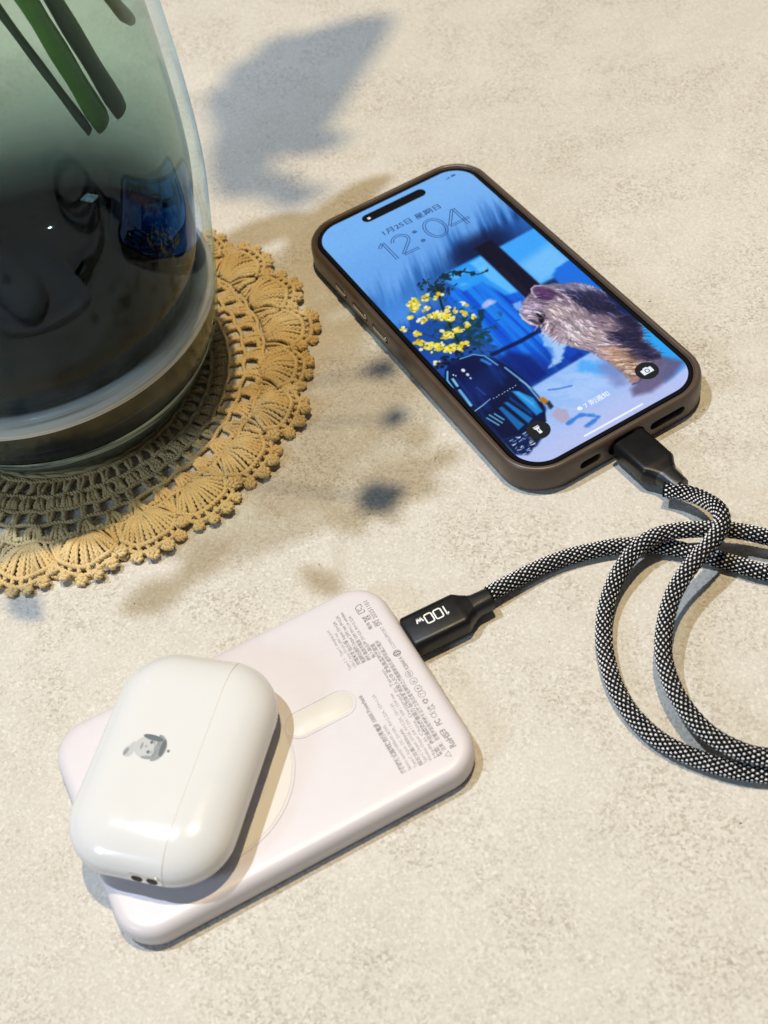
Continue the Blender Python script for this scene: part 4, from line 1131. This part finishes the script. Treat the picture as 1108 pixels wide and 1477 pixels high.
# engraved picture: a small smiling face with a cap of hair and a bun
def top_pt(x, y, lift):
    hit = bv.ray_cast(Vector((x, y, 60)), Vector((0, 0, -1)))[0]
    return (x, y, hit.z + lift)
def decal(name, fn, mat, lift, parent=None, nr=5, na=30):
    """fn(angle) -> radius vector in the face's own frame; drawn as a patch that follows the shell"""
    P = []; Fq = []
    c0 = fn(None)
    P.append(c0)
    for i in range(1, nr + 1):
        for k in range(na):
            a = 2 * math.pi * k / na; e_ = fn(a); P.append((c0[0] + (e_[0] - c0[0]) * i / nr, c0[1] + (e_[1] - c0[1]) * i / nr))
    for k in range(na): Fq.append((0, 1 + k, 1 + (k + 1) % na))
    for i in range(nr - 1):
        for k in range(na):
            k2 = (k + 1) % na; A = 1 + i * na; B = A + na
            Fq.append((A + k, B + k, B + k2, A + k2))
    W2 = []
    for x, y in P:      # face frame: x right, y up;  up is -b (towards the lid), right is +a
        W2.append(top_pt(-.2 + x, 5.6 - y, lift))
    return mesh(name, W2, Fq, mat, parent or pod)
def ellip(cx, cy, rx, ry, a_=0.0):
    def f(t):
        if t is None: return (cx, cy)
        x, y = rx * math.cos(t), ry * math.sin(t)
        return (cx + x * math.cos(a_) - y * math.sin(a_), cy + x * math.sin(a_) + y * math.cos(a_))
    return f
eng = decal("engraved_face", ellip(0, 0, 3.3, 3.9), MT['engrave_light'], .03)
decal("engraved_hair", lambda t: (0.2, 2.9) if t is None else (0.2 + 3.9 * math.cos(t), 2.5 + (2.4 if math.sin(t) > 0 else .9) * math.sin(t) - .25 * math.cos(2 * t) + (.18 * math.sin(9 * t) if math.sin(t) < 0 else 0)), MT['engrave'], .05, eng)
decal("engraved_hair", ellip(2.9, .6, .8, 3.0, .1), MT['engrave_dark'], .06, eng)
decal("engraved_hair", ellip(.4, 4.1, 2.5, .75, 0), MT['engrave_dark'], .07, eng)
decal("engraved_hair", ellip(-2.9, .9, .5, 1.9, -.1), MT['engrave'], .06, eng)
for sx_ in (-1, 1):
    decal("engraved_eye", ellip(1.45 * sx_ + .1, .55, .5, .45), MT['engrave_dark'], .08, eng, 2, 14)
    decal("engraved_brow", ellip(1.45 * sx_ + .1, 1.35, .65, .14, -.15 * sx_), MT['engrave'], .08, eng, 2, 14)
decal("engraved_mouth", ellip(.1, -1.8, 1.0, .3), MT['engrave'], .08, eng, 2, 16)
decal("engraved_nose", ellip(.15, -.6, .3, .28), MT['engrave'], .08, eng, 2, 12)
decal("engraved_bun", ellip(-2.0, -4.9, 1.7, 1.5, .3), MT['engrave_light'], .03, eng)
decal("engraved_bun", ellip(-2.2, -5.5, 1.2, .5, .3), MT['engrave'], .05, eng)
decal("engraved_neck", ellip(-.4, -3.9, 1.5, 1.2, .3), MT['engrave_light'], .035, eng)
decal("status_light", ellip(-.1, 5.9, .42, .42), MT['engrave_dark'], .04, None, 2, 14)

# ------------------------------------------------------------------ USB cable
cable = tag(empty("usb_cable", (0, 0, 0)), "black and white braided cable looped between the phone and the power bank", "cable")
A_ = [[25.3, 215.2, 4.5], [33.3, 218.3, 4], [47.1, 222.7, 3.2], [60.2, 223.8, 3], [69.6, 222.9, 3], [78.5, 220.5, 3], [87.5, 215.4, 3.0], [97.7, 208.5, 3], [105.8, 203.0, 3]]
O_ = [[108.4, 211.8, 8], [100.0, 216.3, 8.5], [90.4, 219.1, 8.8], [80.3, 220.5, 8.8], [72.4, 218.5, 8.5], [65.8, 213.5, 7], [60.3, 207.4, 5], [56.1, 199.6, 3.5], [53.6, 190.8, 3.0], [52.7, 181.6, 3], [53.3, 173.4, 3], [55.8, 165.0, 3], [60.2, 157.5, 3], [66.8, 151.2, 3], [74.4, 146.0, 3.2], [83.7, 142.0, 3.2]]
P_ = [[85.6, 238.6, 6], [89.4, 236.2, 6.6], [94.2, 230.8, 8.5], [96.5, 221.7, 13], [94.6, 213.1, 16.5], [88.3, 206.0, 18], [80.5, 199.4, 18], [73.7, 192.0, 17], [69.4, 184.9, 15], [66.5, 177.3, 13.3], [66.0, 170.1, 11.8], [67.3, 163.0, 10.3], [70.5, 155.0, 9.5], [76.0, 149.0, 8.5], [84.2, 144.4, 8]]
for q_, zn in zip(P_[2:], (8.6, 14.0, 15.0, 14.6, 13.0, 11.0, 9.6, 8.8, 8.4, 8.3, 8.3, 8.2, 8.0)):
    dz_ = q_[2] - zn; q_[0] += .22 * dz_; q_[1] += .8 * dz_; q_[2] = zn
# one run: phone plug -> inner strand -> round off to the right -> outer loop -> round again -> bank plug
far1 = [[100, 142.5, 7.5], [118, 150, 6.5], [130, 168, 6], [131, 190, 6.5], [121, 204, 7.5]]
far2 = [[98, 139.5, 3], [114, 143, 2.9], [132, 157, 2.9], [138, 176, 2.9], [131, 193, 2.9], [118, 200, 2.9]]
# second, lower turn that shows as the doubled strand of the loop
path = P_ + far1 + O_ + far2 + A_[::-1]
path = np.array(path, float)
PATH = spline(path, step=0.55)
# smooth it
for _ in range(14):
    PATH[1:-1] = .5 * PATH[1:-1] + .25 * (PATH[:-2] + PATH[2:])
CR = 2.36
def build_cord(PATH, parent):
    T, N, B = frames(PATH)
    s = np.r_[0, np.cumsum(np.linalg.norm(np.diff(PATH, axis=0), axis=1))]
    b = Bag(); b.tube(PATH[::2], CR - .42, 12); b.build("cord_core", MT['black_yarn'], parent)
    K, pitch = 10, 22.0
    b = Bag()
    for sgn in (1, -1):
        for k in range(K):
            a = sgn * 2 * np.pi * s / pitch + 2 * np.pi * k / K
            rr = CR - .18 + .16 * np.cos(K * (sgn * 2 * np.pi * s / pitch) * 1.0 + (0 if sgn > 0 else np.pi))
            b.tube(PATH + (rr[:, None] - .05) * (np.cos(a)[:, None] * N + np.sin(a)[:, None] * B), 0.335, 4)
    tag(b.build("braid_strands", MT['black_yarn'], parent), kind='stuff')
    # white yarn showing in every lozenge
    b = Bag()
    L = s[-1]; dz = pitch / K / 2
    g = np.array([(1, 0, 0), (-1, 0, 0), (0, 1, 0), (0, -1, 0), (0, 0, 1), (.6, .6, .55), (-.6, .6, .55), (.6, -.6, .55), (-.6, -.6, .55)])
    tf = [(0, 5, 2), (2, 6, 1), (1, 8, 3), (3, 7, 0), (5, 4, 6), (6, 4, 8), (8, 4, 7), (7, 4, 5), (0, 7, 5), (2, 5, 6), (1, 6, 8), (3, 8, 7)]
    tf = [(0, 2, 5), (2, 1, 6), (1, 3, 8), (3, 0, 7), (5, 6, 4), (6, 8, 4), (8, 7, 4), (7, 5, 4), (0, 5, 7), (2, 6, 5), (1, 8, 6), (3, 7, 8)]
    for i in range(int(L / dz)):
        si = (i + .5) * dz
        j = min(int(np.searchsorted(s, si)), len(s) - 1)
        for k in range(K):
            a = 2 * np.pi * (k + .5 * (i % 2) + .25) / K
            n_ = math.cos(a) * N[j] + math.sin(a) * B[j]; t_ = T[j]; bb = np.cross(n_, t_)
            sc = np.array([.47, .34, .33]) * (1 + rng.normal(0, .05))
            V_ = PATH[j] + n_ * (CR - .13) + g[:, :1] * t_ * sc[0] + g[:, 1:2] * bb * sc[1] + g[:, 2:] * n_ * sc[2]
            b.add(V_, tf)
    tag(b.build("white_yarn_dots", MT['white_yarn'], parent), kind='stuff')
build_cord(PATH, cable)

def plug(cx, cy, cz, ang, L1, L2, hw, hh, tilt=0.0):
    """rounded black plug; local x runs from the connector to the cord"""
    o = bpy.data.objects.new("plug", None)
    def ring(x, w, h, r):
        q_ = rrect(w, h, r, 7); return np.stack([np.full(len(q_), x), q_[:, 0], q_[:, 1]], 1)
    secs = [(0, hw - .7, hh - .6, 1.6), (.25, hw - .25, hh - .2, 2.0), (.8, hw, hh, 2.2), (L1 - 1.2, hw, hh, 2.2), (L1 - .4, hw - .05, hh, 2.2), (L1 + .3, hw - .35, hh - .12, 2.4), (L1 + 1.6, hw - 1.3, hh - .22, 2.5), (L1 + 3.2, hw - 2.1, hh - .3, 2.7)]
    V, F = loft([ring(*s_) for s_ in secs])
    pb = mesh("plug", V, F, MT['plug'], cable, sharp=35)
    pb.location = Vector((cx, cy, cz)) * MM; pb.rotation_euler = (0, tilt, ang)
    w1 = hw - 2.1
    secs = [(L1 + 3.0, w1 - .1, hh - .35, 2.6), (L1 + 4.5, w1 - .6, hh - .4, 2.7), (L1 + L2 - .6, w1 - .75, hh - .35, 2.8), (L1 + L2 - .1, w1 - .85, hh - .45, 2.7), (L1 + L2, w1 - 1.15, hh - .75, 2.3)]
    V, F = loft([ring(*s_) for s_ in secs])
    mesh("strain_relief", V, F, MT['relief'], pb, sharp=35)
    q_ = [ring(x, 4.15, 1.25, 1.2) for x in (-5.0, .3)]
    V, F = loft(q_); mesh("connector_tip", V, F, MT['silver'], pb, sharp=35)
    return pb
# bank plug: in the bank's frame at (53.4, 11.7)
c, s_ = math.cos(BKA), math.sin(BKA)
def bk_world(x, y): return (BKX + c * x - s_ * y, BKY + s_ * x + c * y)
px, py = bk_world(52.45, 11.9)
pa = plug(px, py, 4.7, BKA - .02, 17.6, 9.6, 6.2, 3.6)
def rr_stroke(x0, x1, h, r=.55):
    q_ = rrect((x1 - x0) / 2, h / 2, r, 4); q_ = np.vstack([q_, q_[:1]]); return q_ + np.array([(x0 + x1) / 2, h / 2])
num = [seg((.3, 2.6), (1.0, 3.25)), seg((1.0, 3.3), (1.0, 0)), rr_stroke(2.1, 4.4, 3.2), rr_stroke(5.1, 7.4, 3.2)]
num += [seg((8.1, 1.7), (8.6, .05)), seg((8.6, .05), (9.1, 1.5)), seg((9.1, 1.5), (9.6, .05)), seg((9.6, .05), (10.1, 1.7))]
V, F = ribbons(num, .42)
mesh("wattage_print", [(14.0 - x, 2.6 - y, 3.63) for x, y in V], F, MT['print_white'], pa, smooth=False)
c2, s2 = math.cos(PHA), math.sin(PHA)
def ph_world(x, y): return (PHX + c2 * x - s2 * y, PHY + s2 * x + c2 * y)
px, py = ph_world(0.4, -77.4)
plug(px, py, 6.0, PHA - math.pi / 2 + .045, 14.6, 10.0, 6.3, 3.6)
bpy.data.objects.remove(whole)
